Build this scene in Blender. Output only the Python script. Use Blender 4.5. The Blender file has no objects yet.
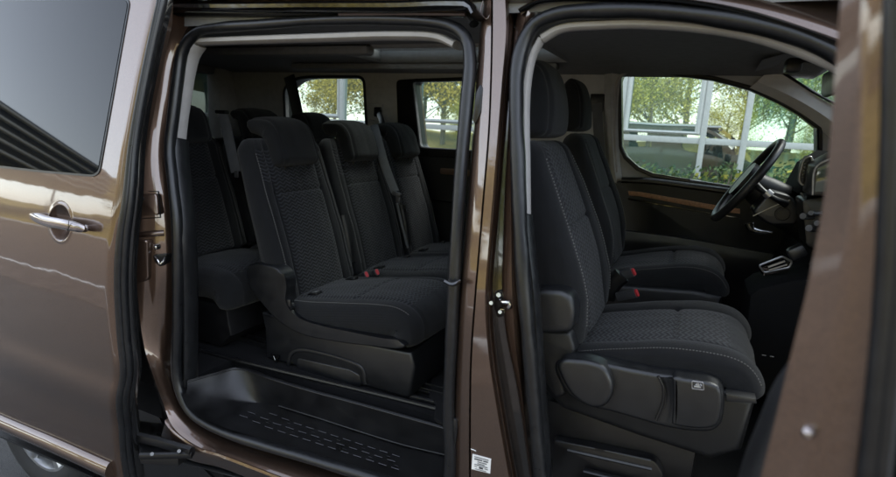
import bpy, bmesh, math, random
from mathutils import Vector, Matrix, noise as mnoise
random.seed(7)
scene = bpy.context.scene
C = scene.collection
R = math.radians

# ------------------------------------------------------------------ camera
FPX, CX, CY = 529.66, 448.0, 238.5
CAM = Vector((0, -1.2, 1.47))
YW, PT, RL = R(24.427), R(11.9987), R(2.968)
GZ = -0.37                                   # height of the ground
cf = Vector((-math.sin(YW)*math.cos(PT), math.cos(YW)*math.cos(PT), -math.sin(PT)))
r0 = cf.cross(Vector((0, 0, 1))).normalized(); u0 = r0.cross(cf)
cr = r0*math.cos(RL)+u0*math.sin(RL); cu = -r0*math.sin(RL)+u0*math.cos(RL)
def ray(x, y): return cf+cr*((x-CX)/FPX)-cu*((y-CY)/FPX)
def W(x, y, Y):                              # photo point on the upright plane at depth Y
    d = ray(x, y); return CAM+d*((Y-CAM.y)/d.y)
def WX(x, y, X):
    d = ray(x, y); return CAM+d*((X-CAM.x)/d.x)
def WZ(x, y, Z):
    d = ray(x, y); return CAM+d*((Z-CAM.z)/d.z)
def WS(x, y, surf, off=0.0):                 # photo point on a body side Y = surf(z)
    Y = surf(1.0)+off
    for _ in range(25):
        p = W(x, y, Y); Y = .5*Y+.5*(surf(p.z)+off)
    return W(x, y, Y)
def near(z): return 0.16*max(0, z-1.05)**1.15*1.1
def far(z): return 1.74-0.17*max(0, z-1.1)
def _tilt(z):
    a = min(max((z-.86)/.40, 0), 1); a = a*a*(3-2*a)
    t = .215*a
    if z < .86: t -= .10*(.86-z)
    t += .16*math.exp(-((z-.56)/.035)**2)-.14*math.exp(-((z-.44)/.05)**2)   # pressed crease low on the door
    return t
_SK = [(-.30, 0.)]
while _SK[-1][0] < 2.2: _SK.append((_SK[-1][0]+.005, _SK[-1][1]+.005*_tilt(_SK[-1][0])))
def skin(z):                                 # outer skin of the slid-back door
    k = min(max((z+.30)/.005, 0), len(_SK)-2); i = int(k)
    return -.182+_SK[i][1]+(_SK[i+1][1]-_SK[i][1])*(k-i)-_SK[232][1]
cam_d = bpy.data.cameras.new('camera'); cam = bpy.data.objects.new('camera', cam_d); C.objects.link(cam)
M3 = Matrix((cr, cu, -cf)).transposed()
cam.matrix_world = Matrix.Translation(CAM) @ M3.to_4x4()
cam_d.sensor_width = 36; cam_d.lens = FPX/896*36
cam_d.clip_start = 0.02; cam_d.clip_end = 2000
cam_d.dof.use_dof = True; cam_d.dof.focus_distance = 2.0; cam_d.dof.aperture_fstop = 4.0
scene.camera = cam

# ------------------------------------------------------------------ materials
MATS = {}
def new_mat(name):
    m = bpy.data.materials.new(name); m.use_nodes = True
    nt = m.node_tree; b = nt.nodes['Principled BSDF']; MATS[name] = m
    return m, nt, b
def N(nt, t, **kw):
    n = nt.nodes.new(t)
    for k, v in kw.items():
        if k in n.inputs: n.inputs[k].default_value = v
        else: setattr(n, k, v)
    return n
def L(nt, a, b): nt.links.new(a, b)
def math_n(nt, op, a, b=None):
    n = nt.nodes.new('ShaderNodeMath'); n.operation = op
    for i, v in enumerate((a, b)):
        if v is None: continue
        if isinstance(v, (int, float)): n.inputs[i].default_value = v
        else: nt.links.new(v, n.inputs[i])
    return n.outputs[0]
def ramp(nt, fac, stops):
    n = nt.nodes.new('ShaderNodeValToRGB'); e = n.color_ramp.elements
    while len(e) < len(stops): e.new(.5)
    for i, (p, c) in enumerate(stops): e[i].position = p; e[i].color = (*c, 1)
    nt.links.new(fac, n.inputs[0]); return n.outputs[0]
def noise(nt, scale, detail=3, coord='Object', rough=.5):
    tc = nt.nodes.new('ShaderNodeTexCoord')
    n = N(nt, 'ShaderNodeTexNoise', Scale=scale, Detail=detail, Roughness=rough)
    L(nt, tc.outputs[coord], n.inputs['Vector']); return n.outputs['Fac']
def bump(nt, b, h, strength, dist=.002):
    n = N(nt, 'ShaderNodeBump', Strength=strength, Distance=dist); L(nt, h, n.inputs['Height'])
    L(nt, n.outputs['Normal'], b.inputs['Normal']); return n
def simple(name, col, rough=.5, metal=0., var=.15, nscale=30, grain=0, gscale=900, spec=.5, coat=0.):
    m, nt, b = new_mat(name)
    f = noise(nt, nscale, 4)
    L(nt, ramp(nt, f, [(.3, [c*(1-var) for c in col]), (.7, [c*(1+var) for c in col])]), b.inputs['Base Color'])
    L(nt, ramp(nt, f, [(.25, [max(0, rough-.07)]*3), (.75, [min(1, rough+.07)]*3)]), b.inputs['Roughness'])
    b.inputs['Metallic'].default_value = metal; b.inputs['Specular IOR Level'].default_value = spec
    b.inputs['Coat Weight'].default_value = coat; b.inputs['Coat Roughness'].default_value = .03
    if grain:
        g = noise(nt, gscale, 2); bump(nt, b, g, grain, .001)
    return m
def paint():
    m, nt, b = new_mat('brown_metallic_paint')
    f = noise(nt, 1400, 1)
    L(nt, ramp(nt, f, [(.3, (.068, .043, .031)), (.7, (.172, .111, .080))]), b.inputs['Base Color'])
    b.inputs['Metallic'].default_value = .9; b.inputs['Roughness'].default_value = .40
    b.inputs['Coat Weight'].default_value = 1; b.inputs['Coat Roughness'].default_value = .025; b.inputs['Coat IOR'].default_value = 1.75
    d = noise(nt, 40, 5, rough=.7)
    L(nt, ramp(nt, d, [(.35, (.02,)*3), (.75, (.07,)*3)]), b.inputs['Coat Roughness'])
    n = N(nt, 'ShaderNodeBump', Strength=.06, Distance=.02); L(nt, noise(nt, 5, 2), n.inputs['Height'])
    L(nt, n.outputs['Normal'], b.inputs['Coat Normal'])
    return m
PAINT = paint()
def fabric(name, col, wave):
    m, nt, b = new_mat(name)
    uv = nt.nodes.new('ShaderNodeUVMap'); sp = nt.nodes.new('ShaderNodeSeparateXYZ'); L(nt, uv.outputs[0], sp.inputs[0])
    u, v = sp.outputs[0], sp.outputs[1]
    weave = math_n(nt, 'MULTIPLY', math_n(nt, 'SINE', math_n(nt, 'MULTIPLY', u, 2*math.pi/.0016)), math_n(nt, 'SINE', math_n(nt, 'MULTIPLY', v, 2*math.pi/.0016)))
    big = noise(nt, 25, 5, rough=.65)
    if wave:
        sx = math_n(nt, 'MULTIPLY', math_n(nt, 'SINE', math_n(nt, 'MULTIPLY', u, 2*math.pi/.034)), .30)
        ph = math_n(nt, 'ADD', math_n(nt, 'MULTIPLY', v, 1/.0145), sx)
        st = math_n(nt, 'SINE', math_n(nt, 'MULTIPLY', ph, 2*math.pi))
        # slanted highlights along each wave, the woven look
        k = math_n(nt, 'MULTIPLY', math_n(nt, 'ADD', st, 1), .5)
        k = math_n(nt, 'ADD', k, math_n(nt, 'MULTIPLY', math_n(nt, 'SUBTRACT', big, .5), .5))
        colr = ramp(nt, k, [(.35, col), (.95, [c*5.0 for c in col])])
        h = math_n(nt, 'ADD', st, math_n(nt, 'MULTIPLY', weave, .15))
        bump(nt, b, h, .5, .0022)
    else:
        colr = ramp(nt, big, [(.3, [c*.85 for c in col]), (.7, [c*1.2 for c in col])])
        h = math_n(nt, 'ADD', math_n(nt, 'MULTIPLY', weave, .3), big)
        bump(nt, b, h, .35, .004)
    L(nt, colr, b.inputs['Base Color'])
    b.inputs['Roughness'].default_value = .92; b.inputs['Specular IOR Level'].default_value = .25
    b.inputs['Sheen Weight'].default_value = .09; b.inputs['Sheen Roughness'].default_value = .5
    return m
FAB = fabric('plain_black_fabric', (.0062, .0067, .0078), False)
INS = fabric('wave_woven_fabric', (.0050, .0053, .0061), True)
PLA = simple('dark_grained_plastic', (.0048, .0052, .0061), .43, grain=.35)
PLB = simple('black_plastic', (.005, .005, .0056), .38, grain=.15)
PLG = simple('charcoal_plastic', (.0068, .0075, .0088), .36, grain=.3, spec=.65)
RUB = simple('black_rubber', (.0075, .008, .009), .34, var=.25, nscale=60, grain=.12, gscale=300)
GLO = simple('gloss_black', (.006, .006, .006), .15, coat=1)
LGT = simple('pale_grey_trim', (.36, .345, .33), .7, grain=.3, gscale=700, var=.06)
LIN = simple('grey_headliner', (.21, .212, .215), .95, grain=.5, gscale=600, var=.08, spec=.2)
WTR = simple('grey_wall_trim', (.40, .40, .40), .8, grain=.35, gscale=600, var=.08, spec=.3)
CAR = simple('black_carpet', (.006, .006, .0066), .97, grain=.8, gscale=500, spec=.2)
STP = simple('satin_black_tread', (.0065, .0065, .007), .34, grain=.3, var=.45, nscale=14)
CHR = simple('bright_steel', (.62, .61, .60), .22, metal=1, var=.1, nscale=80)
HND = simple('handle_paint', (.36, .32, .31), .22, metal=1, coat=1)
ALU = simple('alloy_rim', (.55, .56, .58), .35, metal=.9, var=.08)
BELT = simple('seat_belt_webbing', (.07, .072, .076), .75, grain=.5, gscale=800)
RED = simple('red_button', (.40, .03, .035), .35, var=.05)
BUCK = simple('buckle_grey', (.05, .05, .053), .45)
THR = simple('pale_thread', (.13, .127, .122), .8)
WOOD = simple('copper_wood_strip', (.46, .245, .14), .42, var=.25, nscale=90)
WFR = simple('white_window_frame', (.50, .515, .50), .45, var=.06)
STK = simple('white_sticker', (.75, .75, .74), .5, var=.03)
INK = simple('dark_print', (.04, .04, .045), .6)
TYR = simple('tyre_rubber', (.022, .022, .023), .75, grain=.4, gscale=200)
STEEL = simple('zinc_steel', (.35, .35, .36), .4, metal=1)
SIL = simple('silver_line', (.45, .45, .46), .35, metal=.8)
def glass_mat(name, tint, ior_refl=.08):
    m, nt, b = new_mat(name); nt.nodes.remove(b)
    out = nt.nodes['Material Output']
    tr = N(nt, 'ShaderNodeBsdfTransparent', Color=(*tint, 1)); gl = N(nt, 'ShaderNodeBsdfGlossy', Roughness=.0)
    gl.inputs['Color'].default_value = (1, 1, 1, 1)
    fr = N(nt, 'ShaderNodeFresnel', IOR=1.5); mx = nt.nodes.new('ShaderNodeMixShader')
    L(nt, fr.outputs[0], mx.inputs[0]); L(nt, tr.outputs[0], mx.inputs[1]); L(nt, gl.outputs[0], mx.inputs[2])
    L(nt, mx.outputs[0], out.inputs['Surface']); return m
GLS = glass_mat('window_glass', (.86, .93, .88))
GLD = glass_mat('tinted_window_glass', (.62, .66, .64))
GLK = glass_mat('dark_privacy_glass', (.05, .055, .055))
def privacy():
    m, nt, b = new_mat('outer_privacy_glass')
    f = noise(nt, 2, 2)
    L(nt, ramp(nt, f, [(.3, (.004, .005, .006)), (.7, (.007, .008, .009))]), b.inputs['Base Color'])
    b.inputs['Roughness'].default_value = .02; b.inputs['IOR'].default_value = 1.33; return m
PRV = privacy()

# ------------------------------------------------------------------ mesh helpers
def link(name, me, mat, parent=None):
    o = bpy.data.objects.new(name, me); C.objects.link(o)
    for m in (mat if isinstance(mat, (list, tuple)) else [mat]): me.materials.append(m)
    if parent: o.parent = parent
    return o
def fin(name, bm, mat, parent=None, smooth=True, ang=40):
    bmesh.ops.recalc_face_normals(bm, faces=bm.faces)
    me = bpy.data.meshes.new(name); bm.to_mesh(me); bm.free()
    if smooth:
        for p in me.polygons: p.use_smooth = len(p.vertices) <= 6
        me.set_sharp_from_angle(angle=R(ang))
    return link(name, me, mat, parent)
def spline(pts, n, closed=False):
    pts = [Vector(p) for p in pts]; m = len(pts); out = []
    segs = m if closed else m-1
    for i in range(segs):
        if closed: p0, p1, p2, p3 = pts[(i-1) % m], pts[i], pts[(i+1) % m], pts[(i+2) % m]
        else: p0, p1, p2, p3 = pts[max(i-1, 0)], pts[i], pts[i+1], pts[min(i+2, m-1)]
        a1 = max((p1-p0).length, 1e-6)**.5; a2 = max((p2-p1).length, 1e-6)**.5; a3 = max((p3-p2).length, 1e-6)**.5
        t1 = ((p1-p0)/a1-(p2-p0)/(a1+a2)+(p2-p1)/a2)*a2 if (p1-p0).length > 1e-6 else (p2-p1)
        t2 = ((p2-p1)/a2-(p3-p1)/(a2+a3)+(p3-p2)/a3)*a2 if (p3-p2).length > 1e-6 else (p2-p1)
        for k in range(12):
            t = k/12; t_2 = t*t; t_3 = t_2*t
            out.append(p1*(2*t_3-3*t_2+1)+t1*(t_3-2*t_2+t)+p2*(-2*t_3+3*t_2)+t2*(t_3-t_2))
    out.append(pts[0] if closed else pts[-1])
    return resample(out, n, closed)
def resample(out, n, closed=False):
    out = [Vector(p) for p in out]
    d = [0]
    for a, b in zip(out, out[1:]): d.append(d[-1]+(b-a).length)
    res = []; j = 0; tot = d[-1]; cnt = n if closed else n-1
    for i in range(n):
        s = tot*i/cnt
        while j < len(d)-2 and d[j+1] < s: j += 1
        k = (s-d[j])/max(d[j+1]-d[j], 1e-9); res.append(out[j].lerp(out[j+1], min(max(k, 0), 1)))
    return res
def bm_sweep(bm, pts, ra, rb=None, up=(0, 1, 0), seg=12, closed=False, mat=0, power=2.0):
    # ra: half size across, rb: half size along `up`; either may be a function of 0..1
    rb = ra if rb is None else rb
    up = Vector(up); n = len(pts); rings = []
    for i, p in enumerate(pts):
        a = pts[(i-1) % n] if closed or i > 0 else p; b = pts[(i+1) % n] if closed or i < n-1 else p
        t = (b-a).normalized(); s = t.cross(up).normalized(); w = s.cross(t).normalized()
        q = i/max(1, n-1); A = ra(q) if callable(ra) else ra; B = rb(q) if callable(rb) else rb
        ring = []
        for k in range(seg):
            th = 2*math.pi*k/seg; c, sn = math.cos(th), math.sin(th); e = 2/power
            ring.append(bm.verts.new(p+s*(A*math.copysign(abs(c)**e, c))+w*(B*math.copysign(abs(sn)**e, sn))))
        rings.append(ring)
    for i in range(n if closed else n-1):
        r1, r2 = rings[i], rings[(i+1) % n]
        for k in range(seg):
            f = bm.faces.new((r1[k], r1[(k+1) % seg], r2[(k+1) % seg], r2[k])); f.material_index = mat
    if not closed:
        for r in (rings[0], rings[-1]):
            f = bm.faces.new(r); f.material_index = mat
def sweep(name, pts, ra, rb=None, mat=RUB, parent=None, n=None, closed=False, **kw):
    bm = bmesh.new(); bm_sweep(bm, spline(pts, n, closed) if n else [Vector(p) for p in pts], ra, rb, closed=closed, **kw)
    return fin(name, bm, mat, parent)
def bm_box(bm, c, size, rot=None, bev=.004, mat=0, seg=2):
    r = bmesh.ops.create_cube(bm, size=1); vs = r['verts']
    m = Matrix.Translation(Vector(c)) @ (rot.to_4x4() if rot else Matrix.Identity(4)) @ Matrix.Diagonal((*size, 1))
    bmesh.ops.transform(bm, matrix=m, verts=vs)
    fs = list({f for v in vs for f in v.link_faces})
    for f in fs: f.material_index = mat
    if bev:
        es = list({e for v in vs for e in v.link_edges})
        bmesh.ops.bevel(bm, geom=es, offset=min(bev, min(size)*.45), segments=seg, profile=.5, affect='EDGES', material=-1)
def box(name, c, size, mat, parent=None, rot=None, bev=.004):
    bm = bmesh.new(); bm_box(bm, c, size, rot, bev); return fin(name, bm, mat, parent)
def bm_grid(bm, rows, mat=0, uvs=None):
    V = [[bm.verts.new(p) for p in r] for r in rows]
    for i in range(len(V)-1):
        for j in range(len(V[0])-1):
            f = bm.faces.new((V[i][j], V[i][j+1], V[i+1][j+1], V[i+1][j])); f.material_index = mat
    return V
def loft(name, lines, mat, parent=None, n=60, thick=.02, sub=1, straight=False):
    # lines: polylines across the strip; the sheet gets a real thickness
    L_ = [resample(l, n) if straight else spline(l, n) for l in lines]
    rows = []
    for a, b in zip(L_, L_[1:]):
        for k in range(sub): rows.append([p.lerp(q, k/sub) for p, q in zip(a, b)])
    rows.append(L_[-1])
    bm = bmesh.new(); bm_grid(bm, rows)
    bmesh.ops.recalc_face_normals(bm, faces=bm.faces)
    # push inwards (+Y)
    top = list(bm.faces); r = bmesh.ops.extrude_face_region(bm, geom=top)
    for v in [g for g in r['geom'] if isinstance(g, bmesh.types.BMVert)]: v.co.y += thick
    return fin(name, bm, mat, parent, ang=50)
def rounded(poly, rad, seg=5):
    # round every corner of a 2-D polygon
    out = []; m = len(poly)
    for i in range(m):
        p0, p, p1 = (Vector(poly[(i-1) % m]), Vector(poly[i]), Vector(poly[(i+1) % m]))
        a = (p0-p); b = (p1-p); r = min(rad, a.length*.45, b.length*.45)
        A = p+a.normalized()*r; B = p+b.normalized()*r
        for k in range(seg+1):
            t = k/seg; out.append(A*(1-t)**2+p*2*t*(1-t)+B*t*t)
    return out
def slab(name, pts, depth, mat, parent=None, bev=.003, axis=(0, 1, 0), bmi=None, seg=2):
    # closed outline given as 3-D points (any near-flat loop), pushed along axis
    bm = bmi or bmesh.new(); vs = [bm.verts.new(p) for p in pts]
    f = bm.faces.new(vs); r = bmesh.ops.extrude_face_region(bm, geom=[f])
    nv = [g for g in r['geom'] if isinstance(g, bmesh.types.BMVert)]
    for v in nv: v.co += Vector(axis)*depth
    if bev:
        es = [e for e in f.edges]
        bmesh.ops.bevel(bm, geom=es, offset=bev, segments=seg, profile=.5, affect='EDGES')
    if bmi: return None
    return fin(name, bm, mat, parent, ang=35)
def dome(name, pts, depth, mat, parent, r=.012, n=6):
    # padded cover: outline on an upright plane, side walls behind it, rounded over to a flat face
    m = len(pts); c = sum(pts, Vector())/m; nor = []
    for i in range(m):
        t = pts[(i+1) % m]-pts[i-1]; q = Vector((t.z, 0, -t.x)).normalized()
        nor.append(q if q.dot(c-pts[i]) > 0 else -q)
    rows = [[p+Vector((0, depth, 0)) for p in pts]]
    for k in range(n+1):
        a = k/n*math.pi/2; rows.append([p+q*r*(1-math.cos(a))+Vector((0, r*(1-math.sin(a)), 0)) for p, q in zip(pts, nor)])
    bm = bmesh.new(); V = [[bm.verts.new(p) for p in rw] for rw in rows]
    for A, B in zip(V, V[1:]):
        for i in range(m): bm.faces.new((A[i], A[(i+1) % m], B[(i+1) % m], B[i]))
    bm.faces.new(V[-1]); return fin(name, bm, mat, parent, ang=60)
def sheet_with_holes(name, outer, holes, surf, depth, mat, parent, zsplit=(), off=0.0):
    # outline and holes as (x, z); laid on the curved side surf(z) and thickened outwards
    bm = bmesh.new(); edges = []
    for lp in [outer]+holes:
        vs = [bm.verts.new((p[0], 0, p[1])) for p in lp]
        edges += [bm.edges.new((vs[i], vs[(i+1) % len(vs)])) for i in range(len(vs))]
    bmesh.ops.triangle_fill(bm, edges=edges, use_beauty=True)
    for z in zsplit:
        bmesh.ops.bisect_plane(bm, geom=bm.verts[:]+bm.edges[:]+bm.faces[:], plane_co=(0, 0, z), plane_no=(0, 0, 1))
    for v in bm.verts: v.co.y = surf(v.co.z)+off
    r = bmesh.ops.extrude_face_region(bm, geom=bm.faces[:])
    for v in [g for g in r['geom'] if isinstance(g, bmesh.types.BMVert)]: v.co.y += depth
    return fin(name, bm, mat, parent, ang=30)

class Pillow:
    """A padded piece: a front line in the XZ plane, swept across in Y, with bolsters, seams and rounded ends."""
    def __init__(s, path, yc, w, t, sign=1, ns=70, nf=61, nb=17, cap0=.02, cap1=.03, bol=0., bol0=.50, bol1=.90, m=5., seams=(), hseams=(), ins=None, smin=0, smax=9, crown=0., pad=0.0, yoke=0):
        P = [(a, 0, b) for a, b in path]
        s.p = spline(P, ns); s.yc, s.w, s.t, s.sign = yc, w, t, sign
        s.d = [0]
        for a, b in zip(s.p, s.p[1:]): s.d.append(s.d[-1]+(b-a).length)
        s.len = s.d[-1]; s.__dict__.update(ns=ns, nf=nf, nb=nb, cap0=cap0, cap1=cap1, bol=bol, bol0=bol0, bol1=bol1, m=m, seams=seams, hseams=hseams, ins=ins, smin=smin, smax=smax, crown=crown, pad=pad, yoke=yoke)
    def fr(s, i):
        a = s.p[max(i-1, 0)]; b = s.p[min(i+1, s.ns-1)]; t = (b-a).normalized()
        return s.p[i], Vector((t.z, 0, -t.x))*s.sign, t
    def wt(s, q):
        w = s.w(q) if callable(s.w) else s.w; t = s.t(q) if callable(s.t) else s.t; return w, t
    def k(s, arc):
        k = 1
        if arc < s.cap0: k = math.sqrt(max(0, 1-((s.cap0-arc)/s.cap0)**2))
        e = s.len-arc
        if e < s.cap1: k = min(k, math.sqrt(max(0, 1-((s.cap1-e)/s.cap1)**2)))
        return k
    def point(s, i, v, back=False, lift=0.):
        p, n, t = s.fr(i); arc = s.d[i]; q = arc/s.len; w, T = s.wt(q); k = s.k(arc)
        wk = w-min(s.cap1, w*.5)*(1-k) if k < 1 else w; Tk = T*max(k, .02)
        prof = (max(0, 1-abs(v)**s.m))**(1/s.m)
        d = Tk/2*prof
        if back: d = -d
        else:
            x = min(max((abs(v)-s.bol0)/(s.bol1-s.bol0), 0), 1); sm = x*x*(3-2*x)
            d += (s.bol(q) if callable(s.bol) else s.bol)*sm*prof*k
            d += s.crown*(1-v*v)*k
            dv = min([abs(abs(v)-g)*w for g in s.seams]+[9]); d -= .006*math.exp(-(dv/.006)**2)*k
            if s.ins and abs(v) < s.ins+.02:
                dh = min([abs(arc-h) for h in s.hseams]+[9]); d -= .008*math.exp(-(dh/.007)**2)*k
                if s.smin < arc < s.smax: d += s.pad*k*min(1, (s.ins-abs(v))/.1 if abs(v) < s.ins else 0)
        c_ = p+Vector((0, s.yc+wk*v, 0))
        if k > .3: d += .0035*mnoise.noise(c_*9)+.0018*mnoise.noise(Vector((c_.x*9, c_.y*24, c_.z*9))+Vector((5, 1, 3)))
        return c_+n*(d-T/2+lift)
    def build(s, name, mats, parent):
        bm = bmesh.new(); uvl = bm.loops.layers.uv.new('UVMap')
        fv = [math.sin((j/(s.nf-1)-.5)*math.pi) for j in range(s.nf)]; fv = [.5*a+.5*(2*j/(s.nf-1)-1) for j, a in enumerate(fv)]; bv = [1-2*(j+1)/(s.nb+1) for j in range(s.nb)]
        rings = []; info = {}
        for i in range(s.ns):
            r = []
            w, _ = s.wt(s.d[i]/s.len)
            for v in fv: x = bm.verts.new(s.point(i, v)); info[x] = (v*w, s.d[i], v, True); r.append(x)
            for v in bv: x = bm.verts.new(s.point(i, v, True)); info[x] = (v*w, s.d[i], v, False); r.append(x)
            rings.append(r)
        n = len(rings[0])
        def put(f, mi):
            f.material_index = mi
            for lp in f.loops: a = info[lp.vert]; lp[uvl].uv = (a[0], a[1])
        for i in range(s.ns-1):
            for j in range(n):
                j2 = (j+1) % n; vs = (rings[i][j], rings[i][j2], rings[i+1][j2], rings[i+1][j])
                f = bm.faces.new(vs); a = info[vs[0]]; b = info[vs[1]]
                mi = 1 if s.ins and j < s.nf-1 and abs(a[2]+b[2])/2 < s.ins and s.smin < a[1] < s.smax else 0
                if s.yoke and mi == 0 and j < s.nf-1 and a[1] > s.yoke and s.p[i].z > 0 and abs(a[2]+b[2])/2 < .80 and a[1] < s.smax: mi = 1
                put(f, mi)
        put(bm.faces.new(rings[0]), 0); put(bm.faces.new(rings[-1]), 0)
        s.bm = bm
        return fin(name, bm, mats, parent, ang=60)
    def line(s, v, a0, a1, n=80, lift=.002):
        idx = [i for i in range(s.ns) if a0 <= s.d[i] <= a1]
        return resample([s.point(i, v(s.d[i]) if callable(v) else v, False, lift) for i in idx], n)
    def row(s, i, v0, v1, n=60, lift=.002):
        return [s.point(i, v0+(v1-v0)*k/(n-1), False, lift) for k in range(n)]
def stitches(name, lines, parent, step=.009, dash=.0055, r=.0011, mat=THR):
    for l in lines:
        bm = bmesh.new()
        tot = sum((b-a).length for a, b in zip(l, l[1:])); n = max(2, int(tot/step)); q = resample(l, n*4)
        for i in range(n-1):
            a, b = q[i*4], q[i*4+2]
            if (b-a).length < 1e-5: continue
            bm_sweep(bm, [a, b], r, r, up=(.3, .9, .2), seg=5)
        fin(name, bm, mat, parent)

def thing(name, label, cat, loc=(0, 0, 0), group=None):
    o = bpy.data.objects.new(name, None); C.objects.link(o); o.location = loc; o.empty_display_size = .1
    o['label'] = label; o['category'] = cat
    if group: o['group'] = group
    return o

# ================================================================== the van
VAN = thing('van', 'brown metallic passenger van with open side doors and dark fabric seats', 'van')

# ---- near side: door openings ------------------------------------------------
slide_seal = [(445, 490), (449, 400), (452, 330), (456, 250), (461, 170), (467, 100), (470, 60), (466, 38), (452, 27), (425, 22), (380, 20), (320, 21),
              (260, 25), (220, 28), (197, 33), (184, 48), (178, 80), (173, 120), (170, 150), (173, 180), (177, 220), (178, 260), (178, 320), (177, 375), (182, 395), (191, 411), (206, 422.5), (232, 434.5), (264, 445), (306, 457), (350, 470.5), (390, 483), (415, 492)]
def onnear(pts, off=0.0): return [WS(x, y, near, off) for x, y in pts]
SS = spline(onnear(slide_seal, -.005), 160, True)
bm = bmesh.new(); bm_sweep(bm, SS, lambda q: .0165*(1+.05*math.sin(q*61)+.03*math.sin(q*143)), .020, closed=True, seg=14)
inner = [(181, 140), (182, 165), (186, 200), (189, 240), (190.5, 280), (191, 330), (191, 384)]
SI = spline(onnear(inner, .03), 80)
bm_sweep(bm, SI, .010, .03, seg=10)
fin('seal_lip', bm, RUB, VAN)

front_seal = [(545, 505), (541, 477), (534, 400), (528, 330), (523.5, 280), (520, 220), (518, 160), (516.5, 113), (517.5, 70), (523, 45), (535, 25), (558, 14.5), (600, 11), (645, 11), (700, 16), (750, 24), (803, 39), (850, 62), (900, 95)]
bm = bmesh.new(); bm_sweep(bm, spline(onnear(front_seal, -.005), 130), lambda q: .0178*(1+.045*math.sin(q*47)+.03*math.sin(q*101)), .022, seg=14)
fi = [(549, 500), (546, 450), (541, 380), (536, 300), (531, 250), (528, 215)]
fin('door_opening_seal', bm, RUB, VAN); bm = bmesh.new(); bm_sweep(bm, spline(onnear(fi, .03), 60), .010, .025, seg=10)
fin('seal_lip', bm, RUB, VAN)

# pale grey trims just inside the openings
bm = bmesh.new(); bm_sweep(bm, spline(onnear([(178, 138), (180, 120), (183, 100), (187, 75), (192, 56), (199, 45)], .035), 40), .012, .03, seg=10, power=3)
fin('pillar_trim', bm, LGT, VAN)
bm = bmesh.new(); bm_sweep(bm, spline(onnear([(197, 42), (240, 40.5), (320, 38), (400, 36), (440, 38), (458, 46)], .035), 60), .011, .03, seg=10, power=3)
fin('roof_trim', bm, LGT, VAN)
bm = bmesh.new(); bm_sweep(bm, spline(onnear([(527, 214), (526.5, 160), (526, 110), (528, 80), (533, 56), (541, 40)], .03), 40), .007, .02, seg=10, power=3)
fin('pillar_trim', bm, LGT, VAN)
bm = bmesh.new(); bm_sweep(bm, spline(onnear([(542, 39), (560, 29), (600, 25), (640, 24), (700, 28), (750, 36), (803, 53), (845, 72), (900, 106)], .03), 60), .010, .02, seg=10, power=3)
fin('roof_trim', bm, LGT, VAN)

# rear door pillar (between slid-back door and opening), sweeping into the sill
pl = [(152, -20), (150, 0), (143, 50), (137, 100), (135, 150), (134, 200), (134, 260), (137, 310), (143, 350), (152, 378), (160, 400), (171, 427), (195, 446), (222, 455), (291, 481), (330, 496)]
pm = [(165, -20), (163, 10), (158, 50), (153, 100), (150, 150), (149, 200), (149, 260), (150, 310), (154, 350), (161, 376), (169, 398), (182, 421), (208, 441), (240, 453), (300, 474), (340, 489)]
pr = [(200, 8), (186, 30), (176, 55), (170, 100), (165, 150), (166, 200), (168, 260), (167, 310), (167, 350), (171, 376), (178, 396), (189, 414), (214, 433), (246, 446.5), (306, 466), (346, 479)]
rp = loft('rear_pillar', [onnear(pl, -.02), onnear([(x+2, y) for x, y in pl], -.058), onnear([(x-.5*(x-x2), y-.5*(y-y2)) for (x, y), (x2, y2) in zip(pm, pl)], -.048), onnear(pm, -.032), onnear([(.5*(a+c), .5*(b+d)) for (a, b), (c, d) in zip(pm, pr)], -.014), onnear(pr, .008)], PAINT, VAN, n=110, thick=.05, sub=3)
s1 = [(165, 420), (171, 428), (195, 446), (222, 455), (291, 481), (360, 505)]
s2 = [(160, 440), (168, 448), (190, 460), (222, 468), (291, 496), (360, 520)]
loft('sill', [onnear(s1, -.058), onnear([(x, y+3) for x, y in s1], -.062), onnear(s2, -.035)], PAINT, VAN, n=40, thick=.05, sub=3)
# pieces on the rear pillar
def po(x): return -.056+max(0, x-138)*.0020
def PP(x, y, o=0.): return WS(x, y, near, po(x)+o)
bm = bmesh.new()
slab('', [PP(x, y, -.004) for x, y in rounded([(136, 194), (156, 194), (158, 215), (136, 216)], 3)], .03, None, bmi=bm, bev=.003)
fin('filler_cap', bm, PAINT, rp)
bm = bmesh.new(); bm_sweep(bm, [PP(x, y) for x, y in [(135, 191), (158.5, 191.5), (160.5, 217.5), (135, 219)]], .002, .003, closed=True, seg=6); fin('cap_seal', bm, PLB, rp)
bm = bmesh.new(); bm_sweep(bm, [PP(142, 197, .004), PP(142.4, 199, -.008)], .006, .006, seg=10, up=(1, 0, 0)); fin('cap_lock', bm, PLB, rp)
sweep('pressed_rib', [PP(135, 235, .004), PP(150, 234, .002), PP(164, 233, .004)], .010, .008, PAINT, rp, n=12, seg=10)
slab('pressed_panel', [PP(x, y, -.005) for x, y in rounded([(135, 241), (147, 240), (148, 280), (135, 284)], 4)], .03, PAINT, rp, bev=.004)
def bolt(name, p, r=.010, mat=CHR, parent=VAN, d=.008):
    bm = bmesh.new(); bm_sweep(bm, [p+Vector((0, .01, 0)), p+Vector((0, -d*.6, 0)), p+Vector((0, -d, 0))], lambda q: r if q < .9 else r*.7, None, up=(1, 0, 0), seg=12)
    return fin(name, bm, mat, parent)
bolt('bolt', PP(156, 247), .010, CHR, rp)
bm = bmesh.new(); slab('', [PP(x, y, -.004) for x, y in rounded([(153, 255), (167, 254), (165, 263), (160, 267), (154, 261)], 2)], .02, None, bmi=bm, bev=.001)
fin('striker_plate', bm, PLB, rp)
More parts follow.
